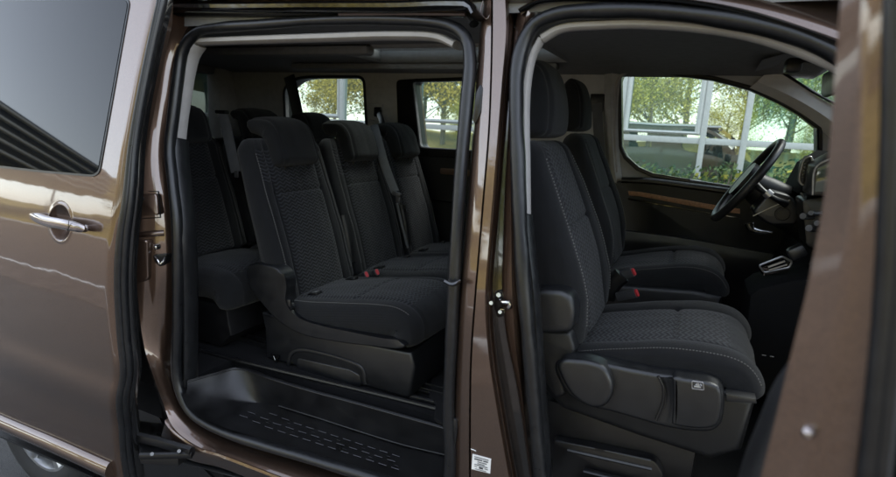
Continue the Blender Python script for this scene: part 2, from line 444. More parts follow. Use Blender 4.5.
bm = bmesh.new(); bm_sweep(bm, spline([PP(155, 257, -.008), PP(158, 261, -.018), PP(160, 264, -.018), PP(163, 261, -.016), PP(165, 257, -.006)], 16), .0034, None, seg=8)
fin('striker', bm, CHR, rp)

# B pillar: brown face, folded edge, black channel, inner flange
bl = [(483, -20), (480, 30), (476, 80), (473, 130), (469, 180), (464, 240), (459, 300), (455, 360), (453, 420), (451, 500)]
bk = [(492, -20), (492, 30), (491, 80), (489, 130), (485, 180), (480, 240), (475, 300), (471, 360), (470, 420), (470, 500)]
br = [(507, -20), (509, 30), (505, 80), (501, 130), (497, 180), (492, 240), (488, 300), (491, 350), (500, 410), (516, 500)]
bp = loft('door_pillar', [onnear(bl, .012), onnear([(x+3, y) for x, y in bl], -.006), onnear([(x-1.0, y) for x, y in bk], -.018), onnear(bk, -.006), onnear([(x+1.0, y) for x, y in bk], -.018), onnear([(x-3, y) for x, y in br], -.02), onnear(br, -.008), onnear([(x+2, y) for x, y in br], .03)], PAINT, VAN, n=80, thick=.03, sub=2)
fl = [(522, -10), (514, 40), (511, 80), (509, 130), (506, 180), (504, 240), (503, 290), (507, 335), (518, 390), (534, 500)]
fr_ = [(540, -4), (526, 30), (517, 60), (514, 100), (514, 160), (516, 220), (518, 290), (521, 350), (525, 400), (535, 500)]
loft('pillar_flange', [onnear([(x-1.5, y) for x, y in fl], .05), onnear(fl, .015), onnear([(.4*a+.6*c, .4*b+.6*d) for (a, b), (c, d) in zip(fl, fr_)], .0), onnear(fr_, .01)], PAINT, VAN, n=80, thick=.04, sub=2)
ch = [(x+1, y) for x, y in br]
loft('pillar_channel', [onnear(ch, .045), onnear(fl, .05)], GLO, VAN, n=60, thick=.04)
# striker on the B pillar
bm = bmesh.new(); slab('', [WS(x, y, near, .038) for x, y in rounded([(495, 292), (502, 290), (504, 316), (498, 318), (494, 308)], 2)], .02, None, bmi=bm, bev=.001)
fin('striker_plate', bm, PLB, bp)
bm = bmesh.new(); bm_sweep(bm, spline([WS(499, 300, near, .03), WS(503, 302, near, -.008), WS(510, 303, near, -.008), WS(509, 307, near, -.008), WS(501, 308, near, .03)], 20), .005, None, seg=8)
bm_sweep(bm, [WS(498.5, 295, near, .036), WS(498.5, 295, near, .028)], .006, None, seg=8, up=(1, 0, 0)); bm_sweep(bm, [WS(500, 312, near, .036), WS(500, 312, near, .028)], .005, None, seg=8, up=(1, 0, 0)); bm_sweep(bm, [WS(491, 303, near, -.006), WS(491, 303, near, -.016)], .005, None, seg=8, up=(1, 0, 0))
fin('striker', bm, CHR, bp)
# rubber stops of the pillar
bm = bmesh.new(); slab('', [WS(x, y, near, -.012) for x, y in rounded([(476, 92), (480, 84), (483, 88), (481, 112), (475, 124), (472, 120)], 2)], .03, None, bmi=bm, bev=.002)
fin('door_stop', bm, RUB, bp)
bm = bmesh.new(); slab('', [WS(x, y, near, -.012) for x, y in rounded([(453, 418), (457, 421), (457, 432), (454, 452), (451, 448)], 2)], .03, None, bmi=bm, bev=.002)
fin('door_stop', bm, RUB, bp)
sweep('seal_clip', [WS(446, 281, near, -.03), WS(453, 284, near, -.035), WS(459, 281, near, -.02)], .006, .009, GLO, bp, n=12)
# sticker with small print
def quad_on(pts, off): return [WS(x, y, near, off) for x, y in pts]
stk = slab('sticker', quad_on([(472.5, 454), (491, 459), (490, 473.5), (471.5, 469)], -.0205), .0015, STK, bp, bev=0)
bm = bmesh.new()
A_, B_, D_ = [WS(x, y, near, -.0212) for x, y in ((472.5, 454), (491, 459), (471.5, 469))]
ex, ey = B_-A_, D_-A_
def inkbar(u0, u1, v, h):
    a = A_+ex*u0+ey*v; vs = [bm.verts.new(p+Vector((0, -.0006, 0))) for p in (a, A_+ex*u1+ey*v, A_+ex*u1+ey*(v+h), A_+ex*u0+ey*(v+h))]; bm.faces.new(vs)
for (u0, u1, v, h) in [(.12, .88, .10, .05), (.12, .55, .22, .08), (.6, .86, .22, .08), (.3, .8, .38, .05), (.3, .7, .50, .05), (.14, .86, .60, .05), (.4, .62, .70, .12), (.14, .3, .72, .04), (.7, .88, .72, .05), (.2, .8, .88, .04)]:
    inkbar(u0, u1, v, h)
fin('printed_text', bm, INK, stk, smooth=False)
sweep('paint_chip', [WS(471, 449, near, -.02), WS(474, 450, near, -.021), WS(476, 451, near, -.02)], .0012, .001, STK, bp, n=6)
# pressed marks at the top of the pillar
def ridge(name, pts, r=.0014, mat=PAINT, off=-.014): sweep(name, [WS(x, y, near, off) for x, y in pts], r, r, mat, bp, n=len(pts)*5, seg=6)
ridge('pressed_mark', [(483, 1), (481, 12), (487, 19), (490.5, 12), (490.5, 2)])
ridge('pressed_mark', [(495, 4), (497, 12), (501, 13), (502, 9)])
# rail and roof edge above the sliding door
dr = [(160, 9), (172, 8), (240, 8), (320, 7.5), (400, 7.5), (455, 6), (472, 8), (477, 17)]
sweep('drip_rail', [WS(x, y, near, -.03) for x, y in dr], lambda q: .016 if .02 < q < .97 else .01, .03, GLO, VAN, n=60, seg=10)
sweep('door_rail', [WS(x, y, near, .0) for x, y in [(165, 14), (240, 14), (340, 13), (420, 12), (466, 14), (474, 24)]], .012, .02, RUB, VAN, n=50, seg=8)
def cap_z(p, k):                              # the roof edge rolls over onto the roof
    lim = 1.83 if k > -30 else 1.87
    if p.z > lim: p.y += (p.z-lim)*.9; p.z = lim+(p.z-lim)*.15
    return p
loft('roof_edge', [[cap_z(WS(x, y, near, o), k) for x, y in [(130, 6+k), (240, 5+k), (320, 4+k), (400, 4+k), (470, 0+k), (520, -6+k)]] for k, o in ((0, -.015), (-6, -.01), (-18, .02), (-40, .12))], PAINT, VAN, n=50, thick=.02, sub=2)
loft('roof_edge', [[cap_z(WS(x, y+k, near, o), k) for x, y in [(505, -2), (560, -4), (620, -6), (680, -2), (740, 8), (800, 24), (850, 42), (900, 66)]] for k, o in ((6, .0), (2, -.02), (-8, -.015), (-22, .03), (-50, .14))], PAINT, VAN, n=60, thick=.02, sub=2)
sweep('drip_rail', [WS(x, y, near, -.012) for x, y in [(520, 12), (535, 4), (560, 0), (620, -1), (680, 2), (740, 12), (800, 30), (850, 50), (900, 76)]], .006, .02, GLO, VAN, n=60, seg=8)
sweep('rail_bracket', [WS(x, y, near, -.02) for x, y in [(340, 14.5), (400, 14), (466, 14.5)]], .006, .01, PAINT, VAN, n=12, seg=8)
# lower body behind the sliding door, roller arm
box('under_body', (-2.4, .14, .10), (1.8, .06, .30), PLB, VAN)
bm = bmesh.new()
slab('', [WZ(x, y, .30) for x, y in [(138, 440), (160, 432), (186, 452), (178, 458), (140, 456)]], -.03, None, bmi=bm, axis=(0, 0, 1), bev=.003)
bm_sweep(bm, [WZ(134, 436, .33), WZ(160, 442, .33), WZ(192, 452, .33)], .014, .02, up=(0, 0, 1), seg=8)
bm_sweep(bm, [WZ(140, 456, .32), WZ(192, 455, .32)], .01, .012, up=(0, 0, 1), seg=8)
ra = fin('roller_arm', bm, PLB, VAN)
bm = bmesh.new()
bm.free()
for x, y in ((152, 454), (179, 451)):
    bm = bmesh.new(); bm_sweep(bm, [WZ(x, y, .33), WZ(x, y, .352)], .006, None, up=(1, 0, 0), seg=10); fin('bolt', bm, simple('dull_steel', (.16, .16, .16), .5, metal=.8), ra)
loft('jamb_panel', [[WS(x, y, near, .07) for x, y in ((115, 490), (120, 430), (122, 380), (118, 300), (118, 200), (124, 100), (146, 0))], [WS(x, y, near, .10) for x, y in ((235, 500), (190, 455), (160, 420), (142, 300), (140, 200), (144, 100), (160, 0))]], GLO, VAN, n=40, thick=.03)
sweep('side_rail', [WZ(x, y, .16) for x, y in ((170, 456), (250, 478), (330, 500))], .008, .016, PLG, VAN, n=8, seg=8)

# ---- the slid-back door -----------------------------------------------------
edge_px = [(161, -25), (157, 0), (146, 50), (136, 100), (127, 150), (120, 200), (113, 240), (111, 290), (114, 339), (117, 369), (113, 404), (117, 449), (121, 477), (126, 500)]
edge = spline([WS(x, y, skin) for x, y in edge_px], 240)
edge.sort(key=lambda p: p.z)
def xedge(z):
    for a, b in zip(edge, edge[1:]):
        if a.z <= z <= b.z: return a.x+(b.x-a.x)*(z-a.z)/max(b.z-a.z, 1e-9)
    return edge[0].x if z < edge[0].z else edge[-1].x
HC = WS(60, 223, skin); XL = -3.15; ZT = 1.84; ZB = .165
zs = sorted([ZB+(ZT-ZB)*i/150 for i in range(151)]+[HC.z-.075+.15*(i+.37)/56 for i in range(56)])
rows = []; dh = xedge(HC.z)-HC.x
xs_ = sorted([(3.15-1.2)*(j/110)**1.25 for j in range(111)]+[dh-.085+.17*(i+.41)/60 for i in range(60)])
for z in zs:
    xe = xedge(z); r = []
    for d_ in xs_:
        x = xe-d_
        y = skin(z)+.012*((x+1.6)/1.5)**2
        q = math.sqrt(((x-HC.x)/.060)**2+((z-HC.z)/.060)**2)
        if q < 1: y += .036*(1-q*q)**1.3
        if .85 < q < 1.25: y -= .0022*math.exp(-((q-1.04)/.09)**2)
        e = d_
        if e < .02: y += .012*(1-e/.02)**2
        r.append((x, y, z))
    rows.append(r)
def skiny(x, z): return skin(z)+.012*((x+1.6)/1.5)**2
def WD(x, y, off=0.):
    Y = -.15
    for _ in range(30): p = W(x, y, Y); Y = .5*Y+.5*(skiny(p.x, p.z)+off)
    return W(x, y, Y)
bm = bmesh.new(); bm_grid(bm, rows)
r = bmesh.ops.extrude_face_region(bm, geom=bm.faces[:])
for v in [g for g in r['geom'] if isinstance(g, bmesh.types.BMVert)]: v.co.y = min(v.co.y+.055, .03)
SD = fin('sliding_door', bm, PAINT, VAN, ang=35)
def grid_patch(name, px_poly, off, mat, parent, n=3):
    pts = [WD(x, y, 0) for x, y in px_poly]
    bm = bmesh.new(); f = bm.faces.new([bm.verts.new((p.x, 0, p.z)) for p in pts])
    for k in range(9):
        z = 1.15+.08*k
        bmesh.ops.bisect_plane(bm, geom=bm.verts[:]+bm.edges[:]+bm.faces[:], plane_co=(0, 0, z), plane_no=(0, 0, 1))
    for k in range(14):
        bmesh.ops.bisect_plane(bm, geom=bm.verts[:]+bm.edges[:]+bm.faces[:], plane_co=(-3+.1*k, 0, 0), plane_no=(1, 0, 0))
    for v in bm.verts: v.co.y = skiny(v.co.x, v.co.z)-off
    r = bmesh.ops.extrude_face_region(bm, geom=bm.faces[:])
    for v in [g for g in r['geom'] if isinstance(g, bmesh.types.BMVert)]: v.co.y += off+.004
    return fin(name, bm, mat, parent, ang=30)
wp = rounded([(-60, 3.5), (129.5, -1), (98, 175), (40, 170), (-70, 157)], 9, 6)
wo = rounded([(-66, 1.5), (131.3, -3), (99.5, 177.3), (40, 172.3), (-76, 159)], 10, 6)
grid_patch('window_seal', wo, .0025, RUB, SD)
grid_patch('window_pane', wp, .004, PRV, SD)
# handle
bm = bmesh.new()
hp = [WD(32, 216, -.006), WD(38, 218, -.030), WD(50, 222, -.038), (WD(60, 223.5, -.040)), WD(72, 226, -.038), WD(82, 228.5, -.028), WD(87, 228, -.004)]
bm_sweep(bm, spline(hp, 40), lambda q: .0175*(1-.42*abs(2*q-1)**3), lambda q: .014*(1-.4*abs(2*q-1)**3), seg=14, up=(0, 1, 0), power=2.6)
fin('door_handle', bm, HND, SD)
sweep('handle_joint', [WD(69, 219, -.0515), WD(68.5, 225, -.053), WD(68, 231, -.046)], .001, .001, PLB, SD, n=6, seg=6)
# leading edge: rubber seal and black jamb
def eg(z):
    t = min(max((z-1.0)/.5, 0), 1); return 1-.5*t*t*(3-2*t)
def edge_off(dx, dy, zz): return [Vector((xedge(z)+dx*eg(z), skin(z)+dy*eg(z), z)) for z in zz]
zz = [ZB+(ZT-ZB)*i/70 for i in range(71)]
bm = bmesh.new(); bm_sweep(bm, edge_off(.012, .016, zz), lambda q: .013-.005*max(0, q-.5)*2, .012, seg=12, up=(0, 1, 0)); bm_sweep(bm, edge_off(.028, .026, zz), lambda q: .009-.003*max(0, q-.5)*2, .012, seg=10, up=(0, 1, 0))
fin('edge_seal', bm, RUB, SD)
rows = [edge_off(.0, .03, zz), edge_off(.022, .034, zz), edge_off(.030, .046, zz)]
bm = bmesh.new(); bm_grid(bm, rows); r = bmesh.ops.extrude_face_region(bm, geom=bm.faces[:])
for v in [g for g in r['geom'] if isinstance(g, bmesh.types.BMVert)]: v.co.y += .02
fin('door_jamb', bm, GLO, SD)
bm = bmesh.new(); p = W(131, 235, -.08)
bm_box(bm, p, (.02, .03, .03), bev=.003); fin('latch', bm, PLB, SD); bm = bmesh.new(); p = W(132, 372, -.08); bm_box(bm, p, (.012, .03, .025), bev=.003); bm_sweep(bm, [p+Vector((.004, 0, -.01)), p+Vector((.03, 0, -.012))], .004, None, seg=8)
fin('latch', bm, PLB, SD)
# lower moulding
ml = [(-60, 393), (0, 422), (60, 448), (105, 468.5), (111, 471)]
pts = spline([WD(x, y, -.006) for x, y in ml], 40)
bm = bmesh.new(); bm_sweep(bm, pts, .034, .022, seg=24, up=(0, 1, 0), power=1.55)
fin('lower_moulding', bm, HND if False else PAINT, SD)
lowl = [WD(x, y+14, .012) for x, y in ml]; lowk = [p+Vector((0, .03, -.045)) for p in lowl]
loft('lower_skirt', [lowl, lowk], PLB, SD, n=20, thick=.03, straight=True)

# ---- near side rear and front of the body, mostly hidden ---------------------
def slabbox(name, x0, x1, y0, y1, z0, z1, mat, parent=VAN, bev=.01): return box(name, ((x0+x1)/2, (y0+y1)/2, (z0+z1)/2), (x1-x0, y1-y0, z1-z0), mat, parent, bev=bev)
loft('rear_side_panel', [[(-1.78, near(z)+.07, z) for z in (.28, .6, 1.0, 1.3, 1.6, 1.8)], [(-3.15, near(z)+.07, z) for z in (.28, .6, 1.0, 1.3, 1.6, 1.8)]], PLB, VAN, n=30, thick=.06)
# rear wheel, tyre and rim
WH = bpy.data.objects.new
def wheel(center, r, rim_r, side, parent):
    cx, cy, cz = center
    def lathe(prof, name, mat, par, seg=72):
        bm = bmesh.new(); rows = []
        for rr_, yy in prof: rows.append([(cx+rr_*math.cos(2*math.pi*k/seg), cy+yy*side, cz+rr_*math.sin(2*math.pi*k/seg)) for k in range(seg+1)])
        bm_grid(bm, rows); bmesh.ops.remove_doubles(bm, verts=bm.verts, dist=1e-5); return fin(name, bm, mat, par, ang=30)
    w = lathe([(rim_r-.01, .03), (rim_r, 0), (rim_r+.02, -.012), (rim_r+.05, -.016), (r-.045, -.012), (r-.02, .002), (r-.004, .02), (r, .05), (r, .16), (r-.02, .2), (rim_r, .21)], 'wheel', TYR, parent)
    rim = lathe([(rim_r, .002), (rim_r-.012, .004), (rim_r-.02, .02), (rim_r-.03, .09), (.05, .1), (.0, .1)], 'rim', ALU, w)
    bm = bmesh.new()
    for k in range(5):
        a = 2*math.pi*k/5+.35
        for da in (-.16, .16):
            bm_sweep(bm, [Vector((cx+.04*math.cos(a), cy+.03*side, cz+.04*math.sin(a))), Vector((cx+.12*math.cos(a+da*.7), cy+.012*side, cz+.12*math.sin(a+da*.7))), Vector((cx+(rim_r-.012)*math.cos(a+da), cy+.016*side, cz+(rim_r-.012)*math.sin(a+da)))], lambda q: .026-.004*q, .014, up=(0, 1, 0), seg=8)
    bm_sweep(bm, [Vector((cx, cy+.05*side, cz)), Vector((cx, cy+.01*side, cz))], .06, None, up=(1, 0, 0), seg=20)
    fin('spokes', bm, ALU, w)
    return w
WR = .36
wc = W(28, 466, .08)
RWX = W(36, 412, .06).x
wheel((RWX, .06, GZ+WR), WR, .235, 1, VAN)
wheel((.95, .06, GZ+WR), WR, .235, 1, VAN)
wheel((RWX, 1.86, GZ+WR), WR, .235, -1, VAN)
wheel((.95, 1.86, GZ+WR), WR, .235, -1, VAN)

# ---- floor, step -------------------------------------------------------------
ZF = .53
fb = bmesh.new()
bm_box(fb, (-1.9, .99, ZF-.03), (2.5, 1.5, .06), bev=0)
bm_box(fb, (-.1, .99, ZF-.03), (1.1, 1.5, .06), bev=0)
bm_box(fb, (.25, .20, ZF-.06), (.9, .36, .06), bev=0)
bm_box(fb, (-2.35, .12, ZF-.03), (1.6, .239, .06), bev=0)
fin('floor', fb, CAR, VAN, smooth=False)
bm = bmesh.new()
for y in (.38, .62, 1.22):
    bm_box(bm, (-1.55, y, ZF+.006), (1.9, .05, .012), bev=.003); bm_box(bm, (-1.55, y-.018, ZF+.016), (1.9, .008, .01), bev=.002); bm_box(bm, (-1.55, y+.018, ZF+.016), (1.9, .008, .01), bev=.002)
fin('seat_rails', bm, STP, VAN)
def sm(x): x = min(max(x, 0), 1); return x*x*(3-2*x)
def zline(l, n=90): return spline([WZ(x, y, z) for x, y, z in l], n)
U_ = zline([(187, 382, .53), (212, 375, .53), (237, 369, .53), (270, 379, .53), (306, 390, .53), (350, 402, .53), (400, 416, .53), (446, 429, .53), (470, 436, .53)])
M_ = zline([(187.5, 387, .515), (204, 396, .47), (228, 402, .435), (262, 403, .415), (306, 415, .412), (351, 429.5, .412), (404, 446, .412), (446, 456, .415), (470, 463, .415)])
O_ = zline([(186, 393, .50), (193, 407, .465), (217, 421, .432), (264, 436.5, .412), (306, 449, .41), (350, 462, .41), (390, 474, .41), (440, 491, .41), (470, 500, .41)])
def mix(a, b, t): return [p.lerp(q, t) for p, q in zip(a, b)]
rows = [[p+Vector((0, .06, -.03)) for p in U_], [p+Vector((0, .012, .003)) for p in U_], [p+Vector((0, .004, .005)) for p in U_], U_]
def bez(a, b, c, t): return a*(1-t)**2+b*2*t*(1-t)+c*t*t
MM = [p+(p-(a+c)/2)*.35 for a, p, c in zip(U_, M_, O_)]
for t in (.03, .1, .2, .3, .38, .43, .47, .5, .53, .57, .62, .7, .85, 1):
    r_ = []
    for q, (a, m_, c) in enumerate(zip(U_, M_, O_)):
        w_ = sm((q/89-.10)/.16); sharp = a.lerp(m_, min(1, t*2)) if t <= .5 else m_.lerp(c, t*2-1)
        r_.append(bez(a, MM[q], c, t).lerp(sharp, w_))
    rows.append(r_)
rows.append([p+Vector((0, -.02, .004)) for p in O_])
bm = bmesh.new(); bm_grid(bm, rows)
def tread_z(p): return p.z+.0015
for (xa, ya, xb, yb, n) in ((269.5, 414.7, 404.5, 458, 11), (248, 414.5, 400, 463, 12), (240, 418, 404, 471, 13)):
    for k in range(n):
        a = k/n; b = (k+.62)/n
        pa, pb = WZ(xa+(xb-xa)*a, ya+(yb-ya)*a, .4135), WZ(xa+(xb-xa)*b, ya+(yb-ya)*b, .4135)
        if k < 2:
            pa.z += .012*(2-k)/2*(.6 if xa > 260 else 1.0); pb.z = pa.z
        bm_sweep(bm, [pa, pb], .0022, .0014, up=(0, 0, 1), seg=6, mat=1)
        if k % 2 and n < 13:
            m_ = (pa+pb)/2+Vector((.02, -.014, -.0005)); bm_sweep(bm, [m_, m_+Vector((.014, 0, 0))], .0012, .0008, up=(0, 0, 1), seg=6, mat=0)
bm_sweep(bm, U_, .0035, .0035, up=(0, 0, 1), seg=8); bm_sweep(bm, [m_.lerp(u_, .03)+Vector((0, -.001, .001)) for m_, u_ in zip(M_, U_)][28:], .0035, .0035, up=(0, 0, 1), seg=8)
fin('step', bm, [STP, simple('grey_rib', (.032, .032, .034), .35)], VAN, ang=70)  # ribs are a lighter grey than the tread
# ---- headliner, roof ----------------------------------------------------------
def lin_z(y): return 1.80-.055*abs((y-.9)/.8)**3
def strip(name, x0, x1, y0, y1, mat, parent=VAN, th=.03, zf=lin_z, ny=14):
    rows = [[(x0+(x1-x0)*j/12, y0+(y1-y0)*i/ny, zf(y0+(y1-y0)*i/ny)) for j in range(13)] for i in range(ny+1)]
    bm = bmesh.new(); bm_grid(bm, rows); r = bmesh.ops.extrude_face_region(bm, geom=bm.faces[:])
    for v in [g for g in r['geom'] if isinstance(g, bmesh.types.BMVert)]: v.co.z += th
    return fin(name, bm, mat, parent)
SKX0, SKX1, SKY0, SKY1 = -1.62, -.60, .88, 1.36
hl = strip('headliner', -3.1, .36, .12, SKY0, LIN)
strip('headliner', -3.1, .36, SKY1, 1.66, LIN)
strip('headliner', -3.1, SKX0, SKY0, SKY1, LIN); strip('headliner', SKX1, .36, SKY0, SKY1, LIN)
roofz = lambda y: 1.91-.09*abs((y-.9)/.85)**3
strip('roof', -3.2, .42, .06, SKY0, PAINT, th=.02, zf=roofz); strip('roof', -3.2, .42, SKY1, 1.74, PAINT, th=.02, zf=roofz)
strip('roof', -3.2, SKX0, SKY0, SKY1, PAINT, th=.02, zf=roofz); strip('roof', SKX1, .42, SKY0, SKY1, PAINT, th=.02, zf=roofz)
strip('skylight', SKX0+.002, SKX1-.002, SKY0+.002, SKY1-.002, GLD, th=.006, zf=lambda y: 1.885)
bm = bmesh.new()
for (xa, ya, xb, yb) in ((SKX0, SKY0, SKX1, SKY0), (SKX1, SKY0, SKX1, SKY1), (SKX1, SKY1, SKX0, SKY1), (SKX0, SKY1, SKX0, SKY0)):
    bm_sweep(bm, [Vector((xa, ya, 1.815)), Vector((xb, yb, 1.815))], .016, .03, up=(0, 0, 1), seg=8)
    vs = [bm.verts.new(p) for p in ((xa, ya, 1.80), (xb, yb, 1.80), (xb, yb, 1.9), (xa, ya, 1.9))]; bm.faces.new(vs)
fin('skylight_surround', bm, LIN, VAN)
# overhead pieces: air vents rail, lamp, handles
bm = bmesh.new(); bm_box(bm, (-1.9, .86, 1.775), (1.1, .07, .04), bev=.015); fin('air_duct', bm, LIN, VAN); bm = bmesh.new(); bm_box(bm, (-1.45, 1.40, 1.77), (1.6, .06, .035), bev=.015)
fin('air_duct', bm, LIN, VAN)
def grab(name, pts, r=.008, mat=LGT): return sweep(name, pts, r, r*.8, mat, VAN, n=30, seg=8)
g = [W(706, 42, 1.5), W(708, 46, 1.46), W(730, 49, 1.46), W(755, 53, 1.46), W(757, 50, 1.5)]
grab('grab_handle', g, .009, PLG)
grab('grab_handle', [W(300, 60, 1.6), W(303, 64, 1.56), W(318, 64, 1.56), W(333, 62, 1.56), W(336, 58, 1.6)], .012, LIN)
box('reading_lamp', W(742, 51.5, 1.46), (.07, .02, .016), SIL, VAN, bev=.006)
loft('sun_visor', [[W(x, y, 1.2) for x, y in ((762, 60), (780, 55), (800, 50))], [W(x, y, 1.45) for x, y in ((755, 71), (772, 67), (785, 63))]], LIN, VAN, n=12, thick=.02, sub=2)
# headliner front header curved towards windscreen
loft('windscreen_header', [[(.34, y, lin_z(y)+.002) for y in (.15, .5, .9, 1.3, 1.64)], [(.41, y, lin_z(y)-.012) for y in (.15, .5, .9, 1.3, 1.62)], [(.45, y, lin_z(y)+.012) for y in (.16, .5, .9, 1.3, 1.60)]], LIN, VAN, n=30, thick=.02, sub=3)

# ---- far side wall with its windows -----------------------------------------
def onfar(px, off=0.): return [WS(x, y, far, off) for x, y in px]
def xz(ps): return [(p.x, p.z) for p in ps]
w3 = [(620, 80), (622, 75), (627, 72), (638, 71), (675, 74), (713, 79), (751, 89), (779, 102), (800, 114), (818, 128), (819, 205), (760, 192), (690, 180.5), (653, 174.5), (638, 168), (626, 157), (621, 146)]
w1 = rounded([(284.5, 88), (296, 79), (309, 77.4), (363.5, 77.4), (367.5, 152), (287, 152)], 7)
w2 = rounded([(412, 81), (500, 79), (503, 153), (420, 148)], 5)
H3 = xz(onfar(w3)); H1 = xz(onfar(w1)); H2 = xz(onfar(w2))
outer = [(-3.1, .5), (.95, .5), (.95, 1.15), (.60, 1.47), (.50, 1.56), (.42, 1.64), (.32, 1.71), (.18, 1.78), (-3.1, 1.79)]
FW = sheet_with_holes('inner_side_trim', outer, [H1, H2, H3], far, .035, WTR, VAN, zsplit=(1.1,), off=0)
# outer skin with slightly smaller openings
def grow(lp, k):
    cx_ = sum(p[0] for p in lp)/len(lp); cz_ = sum(p[1] for p in lp)/len(lp); return [(cx_+(x-cx_)*k, cz_+(z-cz_)*k) for x, z in lp]
outer2 = [(-3.2, .0), (.6, .0), (.60, .15), (.72, .40), (.95, .50), (1.18, .40), (1.30, .15), (1.32, .0), (1.55, .0), (1.68, .15), (1.68, .7), (1.55, 1.0), (1.1, 1.16), (.80, 1.28), (.53, 1.55), (.44, 1.635), (.33, 1.71), (.18, 1.79), (.0, 1.83), (-3.2, 1.84)]
OW = sheet_with_holes('outer_side', outer2, [H1, H2, H3], far, .02, PAINT, VAN, zsplit=(1.1,), off=.09)
for nm, H, gm in (('window_pane', H1, GLD), ('window_pane', H2, GLD), ('window_pane', H3, GLS)):
    bm = bmesh.new(); vs = [bm.verts.new((x, far(z)+.075, z)) for x, z in grow(H, 1.03)]; bm.faces.new(vs)
    pane = fin(nm, bm, gm, OW, smooth=False)
    # reveal: dark frame bridging trim and skin
    bm = bmesh.new(); n = len(H); a = [bm.verts.new((x, far(z)-.002, z)) for x, z in H]; b = [bm.verts.new((x, far(z)+.09, z)) for x, z in H]
    for i in range(n): bm.faces.new((a[i], a[(i+1) % n], b[(i+1) % n], b[i]))
    bm_sweep(bm, [Vector((x, far(z)-.004, z)) for x, z in grow(H, 1.012)], .010, .008, closed=True, seg=6)
    fin('window_seal', bm, RUB, OW)
# black window surround of the middle window
sur = rounded([(397, 80), (470, 77), (530, 77), (530, 160), (400, 158)], 5)
sheet_with_holes('window_surround', xz(onfar(sur)), [H2], far, .008, PLB, VAN, zsplit=(), off=-.010)
# dark moulded trim below the rear windows
lowp = [(-3.0, .5), (-.80, .5), (-.80, 1.24), (-1.0, 1.29), (-1.9, 1.27), (-3.0, 1.25)]
LT = sheet_with_holes('lower_side_trim', rounded(lowp, .05), [], far, .03, PLA, VAN, zsplit=(1.1,), off=-.045)
sweep('trim_groove', [(-3.0, far(1.02)-.047, 1.02), (-1.9, far(1.02)-.047, 1.02), (-.8, far(1.02)-.047, 1.02)], .006, .004, GLO, LT, n=10, seg=6)
slab('trim_pocket', [WS(x, y, far, -.050) for x, y in rounded([(440, 168), (470, 170), (470, 176), (440, 174)], 2)], .02, simple('dull_brown_insert', (.10, .06, .042), .5), LT, bev=.002)
# pillar trims on the far side
loft('far_pillar_trim', [[WS(x, y, far, -.008) for x, y in ((605, 60), (604, 110), (606, 150), (610, 200))], [WS(x, y, far, -.03) for x, y in ((612, 62), (611, 110), (613, 150), (618, 200))], [WS(x, y, far, -.012) for x, y in ((621, 70), (618, 110), (619, 150), (624, 200))]], WTR, VAN, n=24, thick=.03, sub=2)
bm = bmesh.new(); bm_sweep(bm, spline([WS(x, y, far, -.02) for x, y in ((617, 172), (615, 140), (615, 100), (617, 84), (622, 75), (632, 70))], 30), .008, .008, seg=8)
fin('pale_edge_trim', bm, LGT, VAN)
# belt slots, belt on far B pillar
def belt(name, pts, w=.023, th=.0015, mat=BELT, parent=VAN, up=(0, 1, 0)): return sweep(name, pts, w, th, mat, parent, n=24, seg=8, up=up, power=4)
box('belt_slot', WS(597, 103, far, -.012), (.07, .02, .09), PLB, VAN, bev=.006)
belt('seat_belt', [WS(597, 103, far, -.03), WS(598, 125, far, -.05), WS(600, 155, far, -.06), WS(600, 200, far, -.08)], .025)
box('belt_slot', WS(376, 112, far, -.012), (.10, .02, .10), WTR, VAN, bev=.008)
box('belt_guide', WS(378, 112, far, -.03), (.05, .03, .06), PLB, VAN, bev=.01)
belt('seat_belt', [WS(378, 112, far, -.045), W(382, 122, 1.55), W(388, 150, 1.45), W(392, 165, 1.42)], .02, mat=PLB)
belt('seat_belt', [WS(289, 76, far, -.03), WS(294, 96, far, -.05), WS(299, 122, far, -.08), WS(303, 150, far, -.12)], .045, mat=PLB)
# far rear corner trims and tailgate
TG = -3.08
bm = bmesh.new(); bm_box(bm, (TG-.03, .9, 1.63), (.05, 1.6, .34), bev=.01)
rg = box('tailgate_trim', (TG, .9, .85), (.07, 1.66, .9), PLA, VAN, bev=.02)
bm.free()
box('tailgate_pillar', (TG+.02, 1.62, 1.55), (.14, .22, .52), WTR, VAN, bev=.05)
box('tailgate_pillar', (TG+.02, .17, 1.55), (.10, .14, .52), PLA, VAN, bev=.04)
box('tailgate_header', (TG, .9, 1.77), (.10, 1.5, .08), LIN, VAN, bev=.02)
bm = bmesh.new(); bm.faces.new([bm.verts.new(p) for p in ((TG-.03, .2, 1.30), (TG-.03, 1.55, 1.30), (TG-.03, 1.55, 1.76), (TG-.03, .2, 1.76))])
fin('tailgate_pane', bm, GLK, VAN, smooth=False)
bm = bmesh.new(); bm_sweep(bm, spline([WX(x, y, TG+.06) for x, y in ((232, 66), (236, 80), (237, 100), (236, 126))], 14), .05, .03, seg=10, up=(1, 0, 0))
fin('tailgate_frame', bm, PLB, VAN)

